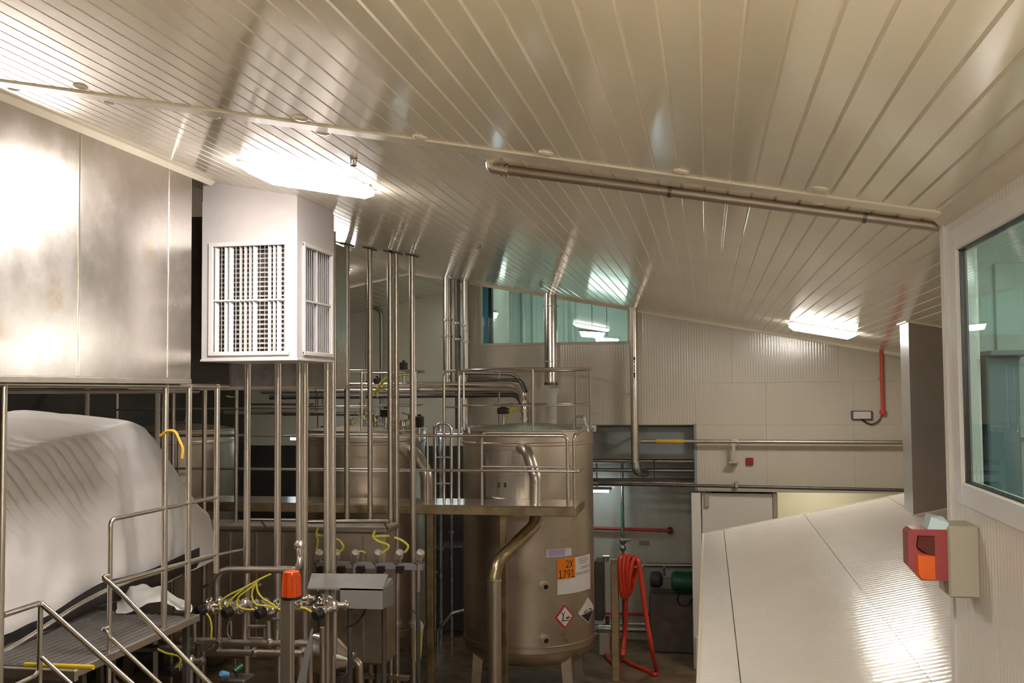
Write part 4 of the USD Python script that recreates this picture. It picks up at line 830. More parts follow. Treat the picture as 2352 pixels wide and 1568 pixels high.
rc.part('junction', lathe([(.03, .05), (.055, .04), (.055, -.03), (.03, -.05), (.0001, -.05)], (X, 19.42, zt0), n=14), 'red_pipe')
rc.part('clip', bev(V(X - .05, 19.42, zt0 + .6), V(X + .05, YB, zt0 + .64), .004), 'steel_dull', smooth=False)
X = at(876, 780, 22.9)[0]
fb = run('far_wall_pipe', 'thin pipe with a bend on the far wall behind the upright pipes', [at(700, 690, 22.9), at(862, 706, 22.9), V(X, 22.9, at(876, 716, 22.9)[2]), V(X, 22.9, 3.9)], .045, 'steel_dull', R=.3)
fb.part('wall_clip', box(V(X - .02, 22.9, 6.2), V(X + .02, 23.2, 6.24)), 'steel_dull', smooth=False)

for i, (px, Y, r_) in enumerate(((200, 15.2, .035), (268, 15.6, .03), (362, 15.0, .04), (398, 14.6, .03), (470, 14.4, .035), (543, 14.8, .03))):
    X = at(px, 950, Y)[0]; t = Thing('rear_post', f"thin pale upright tube behind the tarpaulin and posts, {('first','second','third','fourth','fifth','sixth')[i]} from the left", 'post', (X, Y, 0)); t.part('tube', cyl((X, Y, 0), (X, Y, at(px, 890, Y)[2]), r_, 12), 'insulation' if i in (0, 2) else 'steel')
run('rear_rail', 'thin bright horizontal rail linking the thin tubes behind the tarpaulin', [at(268, 941, 15.3), at(545, 939, 14.7)], .016, 'steel_bright', cat_='rail')
run('rear_rail', 'long dark pipe high up under the steel duct behind the tarpaulin', [at(-20, 893, 15.8), at(560, 890, 15.2)], .05, 'dark_steel', cat_='rail')

# ================================================================== VALVES, MANIFOLDS AND SMALL EQUIPMENT
YV = 10.9
def actuator_valve(px, py, label):
    c = at(px, py, YV); t = Thing('actuator_valve', label, 'valve', (c[0], c[1] + .2, c[2] - .55), group=None)
    ax = V(-.30, -1, -.16); ax /= np.linalg.norm(ax)
    t.part('cap', lathe([(.0001, .05), (.045, .05), (.062, .035), (.064, -.05), (.055, -.06), (.0001, -.06)], c, ax, 24), 'black_plastic')
    t.part('cylinder', lathe([(.05, -.06), (.05, -.20), (.036, -.21), (.036, -.30), (.05, -.31), (.05, -.335), (.0001, -.335)], c, ax, 20), 'steel_bright')
    t.part('clamp', lathe([(.05, -.125), (.06, -.12), (.06, -.10), (.05, -.095)], c, ax, 20), 'steel')
    e = c - ax * .30; t.part('body', cat(ball(e, .06, (1, 1, 1.1)), cyl(e, e - V(0, 0, .55), .032, 14)), 'steel')
    t.part('port', cyl(e, e + V(.17, .02, .0), .035, 14), 'steel'); t.part('port_clamp', lathe([(.035, .12), (.055, .125), (.055, .15), (.035, .155)], e, (1, .1, 0), 16), 'steel_bright')
    return t, c
acts = []
for (px, py), o in zip(((460, 1403), (521, 1406), (597, 1408), (730, 1411)), ('leftmost', 'second from the left', 'third from the left', 'rightmost, right of the amber beacon')):
    t, c = actuator_valve(px, py, f'black-capped steel valve in the front row, {o}'); acts.append(c)
def hose(pts, label, r=.011, Yh=YV): 
    P = [at(x, y, Yh + (q[0] if q else 0)) for x, y, *q in pts]; return solo('yellow_hose', tube(curve(P, 28), r, 8), 'yellow_hose', label, 'hose')
hose(((622, 1318), (600, 1328), (560, 1350), (530, 1364), (510, 1378), (505, 1392), (510, 1400)), 'yellow air hose sweeping from below the looped pipe to the second black valve')
hose(((596, 1330), (575, 1350), (549, 1370), (545, 1388), (560, 1398), (585, 1400)), 'yellow air hose ending at the third black valve from the left')
hose(((592, 1332), (580, 1355), (580, 1375), (590, 1388), (612, 1391), (640, 1397)), 'yellow air hose looping down left of the amber beacon')
hose(((588, 1336), (592, 1358), (604, 1374), (618, 1382), (645, 1401)), 'inner yellow air hose left of the amber beacon')
hose(((560, 1352), (540, 1368), (525, 1384), (521, 1396)), 'short thin yellow air hose above the second black valve')
hose(((474, 1408), (482, 1420), (486, 1440), (485, 1465)), 'yellow air hose hanging down from the leftmost black valve')
hose(((690, 1394), (705, 1398), (716, 1405)), 'short yellow air hose reaching the rightmost black valve', .013)
hose(((362, 1490), (380, 1499), (398, 1503), (412, 1508), (414, 1522), (402, 1534)), 'short yellow hose under the edge of the walkway', .013, 10.9)
t, c = actuator_valve(394, 1540, 'black-capped steel valve low down under the edge of the walkway')

mf = Thing('pipe_manifold', 'rack of horizontal steel pipes and uprights below the front row of black-capped valves', 'pipework', at(560, 1560, 11.2) - V(0, 0, .3))
for x0, x1, y, Y, r_ in ((505, 712, 1475, 11.1, .036), (415, 525, 1470, 11.2, .036), (500, 697, 1497, 10.9, .036), (560, 618, 1438, 11.3, .02), (572, 606, 1466, 11.3, .02), (625, 655, 1421, 11.1, .02)):
    mf.part('pipe', cyl(at(x0, y, Y), at(x1, y + (x1 - x0) * .012, Y), r_, 14), 'steel')
for x, y0, y1, Y, r_ in ((446, 1415, 1472, 11.1, .022), (616, 1425, 1478, 11.1, .03), (571, 1438, 1468, 11.3, .014), (606, 1438, 1466, 11.3, .014), (530, 1425, 1460, 11.0, .014), (670, 1420, 1568, 11.3, .03), (690, 1470, 1590, 11.2, .045), (712, 1470, 1590, 11.3, .03), (740, 1440, 1580, 11.2, .03), (640, 1500, 1590, 11.2, .03)):
    mf.part('riser', cyl(at(x, y0, Y), at(x + 1, y1, Y), r_, 12), 'steel')
for x, y in ((620, 1477), (585, 1497), (655, 1441), (505, 1474), (700, 1498)):
    mf.part('clamp', lathe([(.036, -.02), (.056, -.016), (.056, .016), (.036, .02)], at(x, y, 11.1 if y < 1490 else 10.9), (1, 0, 0), 14), 'steel_bright')
mf.part('drain_hook', tube(curve([at(x, y, 10.8) for x, y in ((528, 1424), (522, 1440), (524, 1458), (532, 1468))], 14), .009, 8), 'steel_bright')
fit = random.Random(3)
for k in range(20):
    x, y = 478 + k * 14.5, 1388 + fit.uniform(-14, 16); p = at(x, y, 11.05); ax = V(fit.uniform(.3, 1), fit.uniform(-.6, .2), fit.uniform(.1, .8)); ax /= np.linalg.norm(ax); L_ = fit.uniform(.04, .09); r_ = fit.uniform(.022, .042)
    mf.part('fitting', lathe([(.0001, -L_), (r_, -L_), (r_, -L_ * .3), (r_ * 1.35, -L_ * .25), (r_ * 1.35, L_ * .1), (r_ * .8, L_ * .2), (r_ * .8, L_), (.0001, L_)], p, ax, 12), fit.choice(['steel_bright', 'steel', 'steel_bright', 'steel_dull']))
mf.part('header_pipe', cyl(at(465, 1398, 11.1), at(775, 1398, 11.1), .03, 12), 'steel')
# floor support of the rack
for px in (455, 690): X = at(px, 1500, 11.25)[0]; mf.part('support_leg', cyl((X, 11.25, 0), (X, 11.25, at(px, 1474, 11.25)[2]), .03, 10), 'dark_steel')
# small dark clutter seen below the walkway edge: pumps with blue and green bits
cl = Thing('small_pump', 'small pump with a bright blue cap under the pipe rack', 'pump', at(525, 1568, 10.6) - V(0, 0, .25))
c = at(520, 1548, 10.6); cl.part('blue_cap', lathe([(.0001, .08), (.03, .08), (.035, .05), (.03, -.02), (.0001, -.02)], c, (-.3, -.8, .3), 16), 'blue_paint', label='bright blue cap')
cl.part('green_body', lathe([(.0001, .05), (.035, .05), (.04, -.06), (.0001, -.06)], c + V(.08, .14, .03), (.5, .6, .4), 16), 'green_dark'); cl.part('base', bev(c + V(-.1, .02, -.35), c + V(.2, .3, -.06), .02), 'dark_steel', smooth=False)

# amber beacon on a post
Yb = 7.4; pb = at(668, 1369, Yb)
ab = Thing('amber_beacon', 'amber-red warning beacon on a square steel post in front of the pipe rack', 'beacon', (pb[0], pb[1], 0))
xb = at(659, 1470, Yb)[0]
ab.part('post', bev(V(xb - .043, Yb - .03, 0), V(xb + .043, Yb + .05, pb[2] - .015), .006), 'steel_dull', smooth=False)
ab.part('base_plate', lathe([(.0001, -.02), (.075, -.02), (.078, -.012), (.078, .0), (.0001, .0)], (pb[0], Yb + .01, pb[2]), n=28), 'black_plastic')
hb = at(668, 1311, Yb)[2] - pb[2]
ab.part('lens', lathe([(.072, .0), (.071, hb * .2), (.066, hb * .85), (.060, hb * .97), (.04, hb), (.0001, hb)], (pb[0], Yb + .01, pb[2]), n=28), 'amber_lens', smooth=50)
for k in range(12):
    a = k * math.pi / 6; ab.part('lens_flute', tube([V(pb[0] + r_ * math.cos(a), Yb + .01 + r_ * math.sin(a), pb[2] + z) for r_, z in ((.0715, .004), (.0705, hb * .2), (.0655, hb * .85))], .006, 6), 'amber_lens')

# steel control hood on the pipe rack
Yh = 11.45
A, B, C, D = at(716, 1316, Yh + .35), at(892, 1318, Yh + .35), at(879, 1352, Yh), at(706, 1349, Yh)
zb_ = at(780, 1396, Yh)[2]
hd = Thing('control_hood', 'grey steel control box with a sloping hood in the middle of the pipework', 'control box', (C[0] - .4, Yh, zb_))
hd.part('hood', hull([A, B, C, D, A - V(0, 0, .02), B - V(0, 0, .02), C - V(0, 0, .02), D - V(0, 0, .02)]), 'box_steel', smooth=False)
x0b = at(781, 1370, Yh)[0]
hd.part('body', hull([V(x, y, z) for x, y in ((x0b, Yh), (C[0], Yh), (x0b, Yh + .34), (C[0] + .02, Yh + .34)) for z in (zb_, C[2] - .005)] + [V(C[0] + .01, Yh + .34, A[2] - .03), V(x0b, Yh + .34, A[2] - .03)]), 'box_steel', smooth=False)
for x in (x0b + .05, C[0] - .05): hd.part('leg', cyl(V(x, Yh + .2, 0), V(x, Yh + .2, zb_ + .02), .03, 10), 'dark_steel')
hd.part('cable', tube(curve([at(x, y, Yh + .1) for x, y in ((840, 1396), (832, 1415), (815, 1432), (795, 1440))], 16), .013, 8), 'black_plastic')

# rear row of valves with domed heads
YW_ = 13.4
def dome_valve(px, label):
    c = at(px, 1272, YW_); t = Thing('dome_valve', label, 'valve', (c[0], c[1], c[2] - .5)); ax = V(.35, -.55, .75); ax /= np.linalg.norm(ax)
    t.part('dome_head', lathe([(.0001, .075), (.03, .07), (.055, .04), (.06, -.05), (.05, -.075), (.0001, -.075)], c, ax, 18), 'steel_matte')
    e = c - ax * .13; t.part('neck', cyl(c - ax * .06, e, .03, 12), 'steel'); t.part('body', cat(ball(e - ax * .03, .055), cyl(e, e - V(0, 0, .42), .028, 12)), 'steel_dull')
    t.part('clamp', lathe([(.03, -.012), (.052, -.008), (.052, .008), (.03, .012)], e + ax * .03, ax, 14), 'steel_bright')
    return t
for px, o in zip((732, 772, 816, 868, 917, 965), ('leftmost', 'second from the left', 'third from the left', 'third from the right', 'second from the right', 'rightmost')):
    dome_valve(px, f'dome-headed steel valve in the rear row, {o}')
mb = Thing('manifold_support', 'steel beam and black blocks under the rear row of dome-headed valves', 'beam', at(845, 1330, YW_))
mb.part('beam', bev(at(725, 1304, YW_ + .05), at(975, 1293, YW_ + .15), .008), 'box_steel', smooth=False)
for x in (738, 785, 830, 876, 920): mb.part('block', bev(at(x - 12, 1316, YW_ - .02), at(x + 10, 1298, YW_ + .08), .006), 'black_plastic', smooth=False)
for x in (735, 960): X = at(x, 1300, YW_ + .1)[0]; mb.part('leg', cyl(V(X, YW_ + .1, 0), V(X, YW_ + .1, at(x, 1303, YW_)[2]), .03, 10), 'dark_steel')
YQ = YW_ - .02
hose(((727, 1262), (730, 1242), (727, 1225), (731, 1210)), 'knotted yellow hose rising above the leftmost dome-headed valve', .014, YQ)
hose(((725, 1222), (733, 1230), (741, 1230)), 'tiny yellow hose end beside the knotted yellow hose', .014, YQ)
hose(((765, 1237), (778, 1240), (788, 1252), (786, 1262), (778, 1268)), 'curled yellow hose at the second dome-headed valve from the left', .017, YQ)
hose(((895, 1231), (875, 1231), (858, 1231), (862, 1218), (857, 1232), (870, 1243), (890, 1250), (892, 1258), (880, 1269)), 'zigzag yellow hose above the third dome-headed valve from the right', .017, YQ)
hose(((906, 1234), (922, 1240), (935, 1250), (937, 1258), (930, 1268)), 'arched yellow hose at the second dome-headed valve from the right', .017, YQ)
hose(((824, 1267), (832, 1266), (840, 1270)), 'short yellow hose end between two dome-headed valves', .013, YQ)
tr = Thing('cross_tube', 'bright steel tube crossing behind the upright pipes under the deck', 'tube', at(790, 1200, 14.3))
tr.part('tube', cyl(at(690, 1198, 14.25), at(894, 1197, 14.25), .026, 12), 'steel_bright')
tr.part('tube', cyl(at(568, 1193, 14.25), at(690, 1194, 14.25), .022, 12), 'steel')
for px in (600, 880): X = at(px, 1195, 14.25)[0]; tr.part('bracket', cyl(V(X, 14.25, at(px, 1196, 14.25)[2]), V(X, 14.47, at(px, 1214, 14.45)[2]), .015, 8), 'steel_dull')
vs = Thing('balance_vessel', 'large dull brown-grey steel vessel behind the pipe rack and upright pipes', 'vessel', (at(600, 1300, 14.9)[0], 14.9, 0))
vx0, vx1 = at(436, 1300, 14.6)[0], at(892, 1300, 14.6)[0]
vs.part('body', bev(V(vx0, 14.45, 1.2), V(vx1, 15.0, at(600, 1214, 14.45)[2]), .04), 'steel_tank', smooth=False)
vs.part('rim', bev(V(vx0 - .03, 14.40, at(600, 1220, 14.4)[2]), V(vx1 + .03, 15.05, at(600, 1207, 14.4)[2]), .02), 'steel_dull', smooth=False)
for x in (vx0 + .2, (vx0 + vx1) / 2, vx1 - .2): vs.part('leg', cyl(V(x, 14.7, 0), V(x, 14.7, 1.25), .05, 12), 'dark_steel')
for k in range(7): x = vx0 + .3 + k * .42; vs.part('stiffener', bev(V(x, 14.43, 1.3), V(x + .03, 14.46, at(600, 1224, 14.4)[2]), .004), 'steel_dull', smooth=False)
# cone-ended pump motor, hopper edge, hanging tag, hang ladder
c = at(792, 1512, 12.5)
cm = Thing('cone_pump', 'steel pump with a shiny cone-shaped end at the bottom of the pipework', 'pump', c - V(0, 0, .35))
cm.part('cone', lathe([(.24, -.45), (.24, -.16), (.20, -.10), (.08, .08), (.07, .13), (.0001, .13)], c, (1, -.12, -.12), 28), 'steel_bright'); cm.part('flange', lathe([(.07, .10), (.10, .105), (.10, .13), (.07, .135)], c, (1, -.12, -.12), 18), 'steel')
cm.part('outlet', pipe([c + V(.14, -.02, -.01), c + V(.2, -.03, -.05), c + V(.21, -.03, -.4)], .05, .08, 12), 'steel'); cm.part('foot', bev(c + V(-.3, -.1, -.42), c + V(.0, .1, -.2), .01), 'dark_steel', smooth=False)
hp = Thing('hopper_plate', 'pale sloping steel sheet left of the cone-shaped pump end', 'plate', at(700, 1568, 10.7) - V(0, 0, .2))
hp.part('sheet', hull([at(x, y, Y) for x, y in ((714, 1446), (720, 1442), (700, 1590), (676, 1590)) for Y in (10.7, 10.72)]), 'box_steel', smooth=False)
tg = Thing('hanging_tag', 'white tag over a yellow-green plastic sheet hanging beside the right upright pipe', 'tag', at(962, 1520, 15.0))
tg.part('white_tag', hull([at(x, y, Y) for x, y in ((958, 1411), (974, 1436), (971, 1452), (952, 1452), (951, 1430)) for Y in (15.0, 15.012)]), 'sheet_white', smooth=False)
tg.part('yellow_sheet', hull([at(x, y, Y) for x, y in ((953, 1452), (972, 1450), (967, 1514), (954, 1520)) for Y in (15.002, 15.01)]), 'sign_yellow', smooth=False)
tg.part('cord', tube([at(958, 1413, 15.005), at(952, 1405, 15.1), at(948, 1400, 15.25)], .006, 6), 'black_plastic')
fp = Thing('floor_rail', 'low bright steel rail between the feet of the upright pipes', 'rail', at(880, 1560, 15.0)); fp.part('rail', bev(at(825, 1559, 14.9), at(942, 1549, 15.0), .006), 'steel_bright', smooth=False)
for x in (835, 930): X = at(x, 1555, 14.95)[0]; fp.part('foot', cyl(V(X, 14.95, 0), V(X, 14.95, at(x, 1555, 14.95)[2]), .025, 8), 'dark_steel')

# clutter above the tanks: actuators, valve heads and hoses on the middle tank
YK = 17.6
def blackbox(px, py, w, h, Y, label, stick=None):
    c = at(px, py, Y); k = w / FPX * Y / 2; q = h / FPX * Y / 2; t = Thing('valve_actuator', label, 'actuator', c - V(0, 0, q))
    t.part('body', bev(c - V(k, .08, q), c + V(k, .08, q), .015), 'black_plastic', smooth=False); t.part('cap', lathe([(k * .5, q), (k * .5, q + .03), (.0001, q + .035)], c, n=14), 'black_plastic'); t.part('stem', cyl(c - V(0, 0, q), c - V(0, 0, q + .25), .025, 10), 'steel')
    if stick: t.part('yellow_lever', cyl(c + V(k, -.02, 0), c + V(k + stick, -.02, .01), .025, 8), 'yellow_hose', label='yellow lever')
    return t
blackbox(927, 841, 15, 20, 18.2, 'tall black valve actuator standing above the middle tank, highest of them')
blackbox(866, 874, 12, 14, 18.3, 'small black actuator beside the yellow hose bundle, left of the post')
blackbox(847, 878, 12, 10, 18.4, 'smallest black actuator above the middle tank')
blackbox(886, 948, 20, 20, 17.3, 'square black actuator on top of the middle tank behind the deck rail')
blackbox(963, 968, 18, 26, 17.4, 'black actuator at the right end of the middle tank top')
blackbox(1156, 943, 26, 14, 17.7, 'black actuator with a yellow lever above the placarded tank', .18)
blackbox(740, 990, 14, 16, 17.5, 'low black actuator at the left end of the middle tank top')
def valve_head(px, py, Y, label, s=1.0, lk='steel'):
    c = at(px, py, Y); zb = ZTOP + .04; t = Thing('hand_valve', label, 'valve', (c[0], c[1], zb))
    t.part('bonnet', lathe([(.0001, .09), (.045, .08), (.06, .03), (.06, -.03), (.035, -.05), (.035, -.12)], c, n=16), lk); t.part('flange', lathe([(.035, -.12), (.085, -.12), (.085, -.15), (.035, -.15)], c, n=16), 'steel_dull'); t.part('pipe', cyl(c - V(0, 0, .12), V(c[0], c[1], zb), .035, 12), 'steel')
    t.part('hand_lever', cyl(c + V(0, 0, .04), c + V(.15 * s, -.1, .10), .012, 8), 'steel_brass')
for i, (px, py, Y, lk) in enumerate(((772, 985, 17.3, 'steel_dull'), (800, 972, 17.5, 'steel'), (836, 960, 17.6, 'steel_bright'), (862, 965, 17.4, 'steel_brass'), (905, 965, 17.5, 'steel_brass'), (925, 975, 17.3, 'steel'), (945, 960, 17.7, 'steel_brass'))):
    valve_head(px, py, Y, f"small hand valve on the middle tank top, {('first','second','third','fourth','fifth','sixth','seventh')[i]} from the left", 1 if i % 2 else -1, lk)
tt = Thing('tall_spindle', 'tall spindle valve with a white top standing left of the yellow hose bundle', 'valve', at(832, 995, 17.4))
tt.part('spindle', cyl(at(832, 1000, 17.4), at(832, 902, 17.4), .028, 12), 'steel'); tt.part('white_top', bev(at(826, 914, 17.36), at(838, 896, 17.44), .01), 'white_paint', smooth=False)
for y in (925, 940, 948): tt.part('collar', lathe([(.028, -.02), (.05, -.015), (.05, .015), (.028, .02)], at(832, y, 17.4), n=14), 'steel_dull')
for i, pts in enumerate((((858, 903), (866, 893), (878, 880), (895, 872), (915, 868)), ((858, 905), (870, 896), (884, 886), (898, 882)), ((860, 900), (872, 884), (886, 868), (905, 866), (925, 861), (940, 862)), ((856, 903), (845, 925), (838, 940), (840, 960)), ((864, 899), (876, 893), (892, 898), (898, 905)))):
    hose(pts, ['lowest yellow hose of the bundle above the middle tank', 'short yellow hose in the middle of the bundle above the middle tank', 'long arching yellow hose reaching right past two upright pipes', 'yellow hose hanging down from the bundle towards the middle tank', 'small yellow hose curling under the bundle above the middle tank'][i], .014, 17.5)
hose(((808, 978), (822, 958), (833, 945)), 'pale thin hose slanting up to the tall spindle valve', .010, 17.35)
hose(((1158, 950), (1162, 962), (1172, 948), (1180, 930), (1188, 925)), 'thin yellow hose by the black actuator with a lever', .010, 17.66)
hose(((520, 909), (532, 912), (545, 910)), 'thin yellow hose sagging high up behind the third upright pipe', .012, 18)
# pale galvanised glints, sight glasses on the right tank
for x, l in ((1063, 'left of two small blue-lit steel pegs on the placarded tank rim'), (1078, 'right of two small blue-lit steel pegs on the placarded tank rim')):
    solo('rim_peg', cyl(at(x, 995, 17.0), at(x - 4, 982, 17.0), .035, 12), 'galvanised', l, 'peg')
lid = Thing('lid_handle', 'bent tube handle with pale arm on the right of the placarded tank top', 'handle', at(1335, 990, 17.3))
lid.part('tube', pipe([at(1317, 992, 17.3), at(1318, 956, 17.3), at(1342, 955, 17.3), at(1350, 992, 17.25)], .02, .08, 10), 'steel_dull'); lid.part('arm', hull([at(x, y, Y) for x, y in ((1339, 958), (1344, 956), (1354, 988), (1348, 990)) for Y in (17.2, 17.22)]), 'galvanised', smooth=False)
# galvanised beam behind the placarded tank
gb = Thing('galvanised_beam', 'pale blue-grey galvanised trunking running behind the tank tops', 'trunking', at(1200, 985, 19.1)); gb.part('trunking', bev(at(1062, 992, 19.05), at(1372, 974, 19.25), .01), 'galvanised', smooth=False)
for px in (1090, 1340): X = at(px, 980, 19.2)[0]; gb.part('bracket', box(V(X - .03, 19.2, at(px, 990, 19.2)[2]), V(X + .03, YB + .3, at(px, 984, 19.2)[2])), 'steel_dull', smooth=False)

# ================================================================== THE LOWER ROOM BEHIND THE OPENING
YL = 21.5
rp = Thing('red_wall_pipe', 'red pipe on the teal wall ending in a round red cap', 'pipe', at(1535, 1218, YL)); a_, b_ = at(1340, 1212, YL), at(1538, 1218, YL)
rp.part('tube', cyl(a_, b_, .035, 12), 'red_pipe'); rp.part('cap', lathe([(.035, -.04), (.07, -.035), (.075, .04), (.05, .06), (.0001, .06)], b_, (1, 0, 0), 16), 'red_dark')
rp.part('clip', box(b_ - V(.3, .02, .02), b_ + V(-.26, .1, .02)), 'steel_dull', smooth=False)
rp2 = Thing('red_wall_pipe', 'long red pipe low on the teal wall behind the pump', 'pipe', at(1480, 1408, YL)); rp2.part('tube', cyl(at(1340, 1406, YL), at(1600, 1414, YL), .03, 12), 'red_pipe'); q = at(1440, 1408, YL); rp2.part('clip', box(q - V(.02, .02, .02), V(q[0] + .02, 21.6, q[2] + .02)), 'steel_dull', smooth=False)
X = at(1430, 1200, 21.35)[0]
gp = Thing('green_banded_pipe', 'upright pale pipe with green banding in front of the teal wall', 'pipe', (X, 21.35, 2)); gp.part('tube', cyl((X, 21.35, at(1430, 1290, 21.35)[2]), (X, 21.35, 4.5), .033, 12), 'galvanised')
gp.part('green_band', cyl((X, 21.35, at(1430, 1218, 21.35)[2]), (X, 21.35, at(1430, 1165, 21.35)[2]), .036, 12), 'green_pipe', label='green band')
gp.part('valve', cat(ball((X, 21.35, at(1430, 1242, 21.35)[2]), .08), cyl((X - .02, 21.3, at(1430, 1240, 21.35)[2]), (X + .14, 21.3, at(1430, 1238, 21.35)[2]), .035, 10), ball((X, 21.35, at(1430, 1258, 21.35)[2]), .07)), 'steel_dull'); gp.part('drop', cyl((X, 21.35, 0), (X, 21.35, at(1430, 1290, 21.35)[2]), .03, 10), 'dark_steel')
pr_ = Thing('wall_plate', 'small grey name plate on the teal wall right of the green-banded pipe', 'plate', at(1478, 1246, 21.59)); pr_.part('plate', bev(at(1468, 1250, 21.57), at(1490, 1241, 21.6), .004), 'print_grey', smooth=False)
# ceiling pipes of that room
for i, (x0, x1, y, Y, r_, lk, lb) in enumerate(((1368, 1600, 1057, 20.1, .05, 'steel', 'upper pale pipe under the soffit of the opening'), (1368, 1600, 1079, 20.2, .04, 'steel_dull', 'middle pipe under the soffit of the opening'), (1368, 1600, 1109, 20.0, .055, 'steel_dull', 'lowest pipe under the soffit, carrying pink lettering'), (1368, 1600, 1101, 20.3, .03, 'dark_steel', 'thin dark pipe just above the lowest pipe under the soffit'), (1480, 1600, 1297, 21.4, .045, 'steel_dull', 'horizontal pipe low on the teal wall above the green motor'), (1365, 1590, 1445, 21.4, .05, 'steel_dull', 'lowest pipe along the foot of the teal wall'), (1365, 1590, 1432, 21.45, .03, 'steel', 'thin pipe just above the lowest pipe along the foot of the teal wall'))):
    pt_ = [at(x0 - 30, y, Y), at(x1 - 6, y + 1, Y)]; t = Thing('soffit_pipe', lb, 'pipe', pt_[0]); t.part('tube', cyl(pt_[0], pt_[1], r_, 12), lk)
    q = pt_[0] * .35 + pt_[1] * .65; t.part('hanger', cyl(q, V(q[0], q[1], 4.5), .01, 6), 'dark_steel') if i < 4 else t.part('bracket', box(q - V(.015, 0, .015), V(q[0] + .015, 21.62, q[2] + .015)), 'dark_steel', smooth=False)
    if i == 2:
        q0 = at(1478, 1112, 19.94); 
        for k in range(11): t.part('letter_mark', box(q0 + V(k * .068, 0, -.02), q0 + V(k * .068 + .045, .004, .035 if k % 3 else .05)), 'print_pink', label='unreadable pink letter' if k == 0 else None, smooth=False)
# pump with a green motor and a dark end on a pedestal
pm_ = Thing('pump_set', 'pump with a green electric motor and a dark round casing on a grey plinth', 'pump', (at(1540, 1400, 20.9)[0], 20.9, 0))
c = at(1508, 1330, 20.9); c2 = at(1570, 1334, 20.9)
pm_.part('casing', lathe([(.0001, -.13), (.14, -.12), (.16, -.05), (.16, .06), (.10, .12), (.0001, .12)], c, (1, 0, 0), 22), 'motor_grey')
pm_.part('coupling', bev(at(1522, 1352, 20.85), at(1546, 1326, 20.95), .01), 'box_steel', smooth=False)
pm_.part('motor', lathe([(.0001, -.24), (.15, -.24), (.19, -.2), (.19, .17), (.17, .2), (.0001, .22)], c2, (1, 0, 0), 24), 'green_paint')
for k in range(10): pm_.part('cooling_fin', lathe([(.19, -.006), (.205, -.005), (.205, .005), (.19, .006)], c2 + V(-.15 + k * .032, 0, 0), (1, 0, 0), 20), 'green_paint', smooth=False)
pm_.part('sight_glass', tube(curve([at(1527, 1322, 20.85), at(1525, 1305, 20.85), at(1530, 1298, 20.85)], 10), .02, 8), 'steel_bright')
zq = at(1540, 1358, 20.9)[2]; pm_.part('plinth', bev(V(at(1492, 1400, 20.6)[0], 20.6, 0), V(-.12, 21.25, zq - .0), .02), 'dark_steel', smooth=False)
pm_.part('cable_loop', tube(curve([at(x, y, 20.55) for x, y in ((1560, 1362), (1556, 1378), (1566, 1390), (1582, 1388), (1588, 1374))], 20), .012, 8), 'black_plastic')
# silvery filter barrel and pallet of pipes left of the hose post
sb = Thing('silver_barrel', 'short silvery horizontal barrel low down between the tank and the hose post', 'barrel', at(1390, 1452, 20.2)); q = at(1374, 1443, 20.2); q2 = at(1404, 1444, 20.2)
sb.part('shell', lathe([(.0001, 0), (.075, .0), (.08, .01), (.08, q2[0] - q[0]), (.07, q2[0] - q[0] + .01), (.0001, q2[0] - q[0] + .01)], q, (1, 0, 0), 22), 'galvanised'); sb.part('cradle', bev(q + V(.02, -.06, -.5), q + V(.22, .06, -.07), .01), 'box_beige', smooth=False); sb.part('leg', box(V(q[0] + .05, 20.15, 0), V(q[0] + .19, 20.25, q[2] - .48)), 'dark_steel', smooth=False)
ct = Thing('wall_cabinet', 'dark narrow cabinet beside the tank edge with small fittings on top', 'cabinet', at(1378, 1400, 20.9)); q = at(1380, 1340, 20.9)
ct.part('body', bev(V(at(1352, 1, 20.9)[0], 20.7, at(1380, 1420, 20.9)[2]), V(at(1386, 1300, 20.9)[0], 21.2, at(1380, 1285, 20.9)[2]), .01), 'dark_steel', smooth=False); ct.part('fitting', cat(cyl(at(1385, 1278, 20.8), at(1400, 1278, 20.8), .03, 10), cyl(at(1395, 1278, 20.8), at(1395, 1290, 20.8), .03, 10)), 'steel'); ct.part('leg', cyl(V(at(1378, 1, 20.9)[0], 20.9, 0), V(at(1378, 1, 20.9)[0], 20.9, at(1380, 1415, 20.9)[2]), .04, 10), 'dark_steel')
for i, (px, Y, r_) in enumerate(((999, 20.3, .03), (1012, 20.8, .045), (1037, 20.4, .03))):
    X = at(px, 1300, Y)[0]; t = Thing('gap_pipe', f"blue-lit upright pipe in the dark gap left of the placarded tank, {('left','middle','right')[i]} of three", 'pipe', (X, Y, 0)); t.part('tube', cyl((X, Y, 0), (X, Y, 4.48), r_, 12), 'galvanised'); t.part('clamp', lathe([(r_, -.03), (r_ + .025, -.025), (r_ + .025, .025), (r_, .03)], (X, Y, 1.5 + .4 * i), n=14), 'steel_dull')
p = at(1005, 1448, 20.0); q = at(1038, 1408, 20.0); gd = Thing('gap_elbow', 'slanting blue-lit pipe near the floor left of the placarded tank', 'pipe', (p[0], 20, 0)); gd.part('tube', pipe([V(p[0], 20.0, 0), p, q, q + V(.25, .1, .05)], .035, .1, 12), 'galvanised')
gk_ = Thing('gap_cabinet', 'dark machine standing in the gap between the middle and the placarded tank', 'machine', (at(1025, 1400, 21.4)[0], 21.4, 0)); gk_.part('body', bev(V(at(996, 1, 21.4)[0], 21.2, .1), V(at(1062, 1, 21.4)[0], 21.9, 1.9), .03), 'motor_grey', smooth=False); gk_.part('foot', box(V(at(1005, 1, 21.4)[0], 21.3, 0), V(at(1050, 1, 21.4)[0], 21.8, .12)), 'dark_steel', smooth=False)
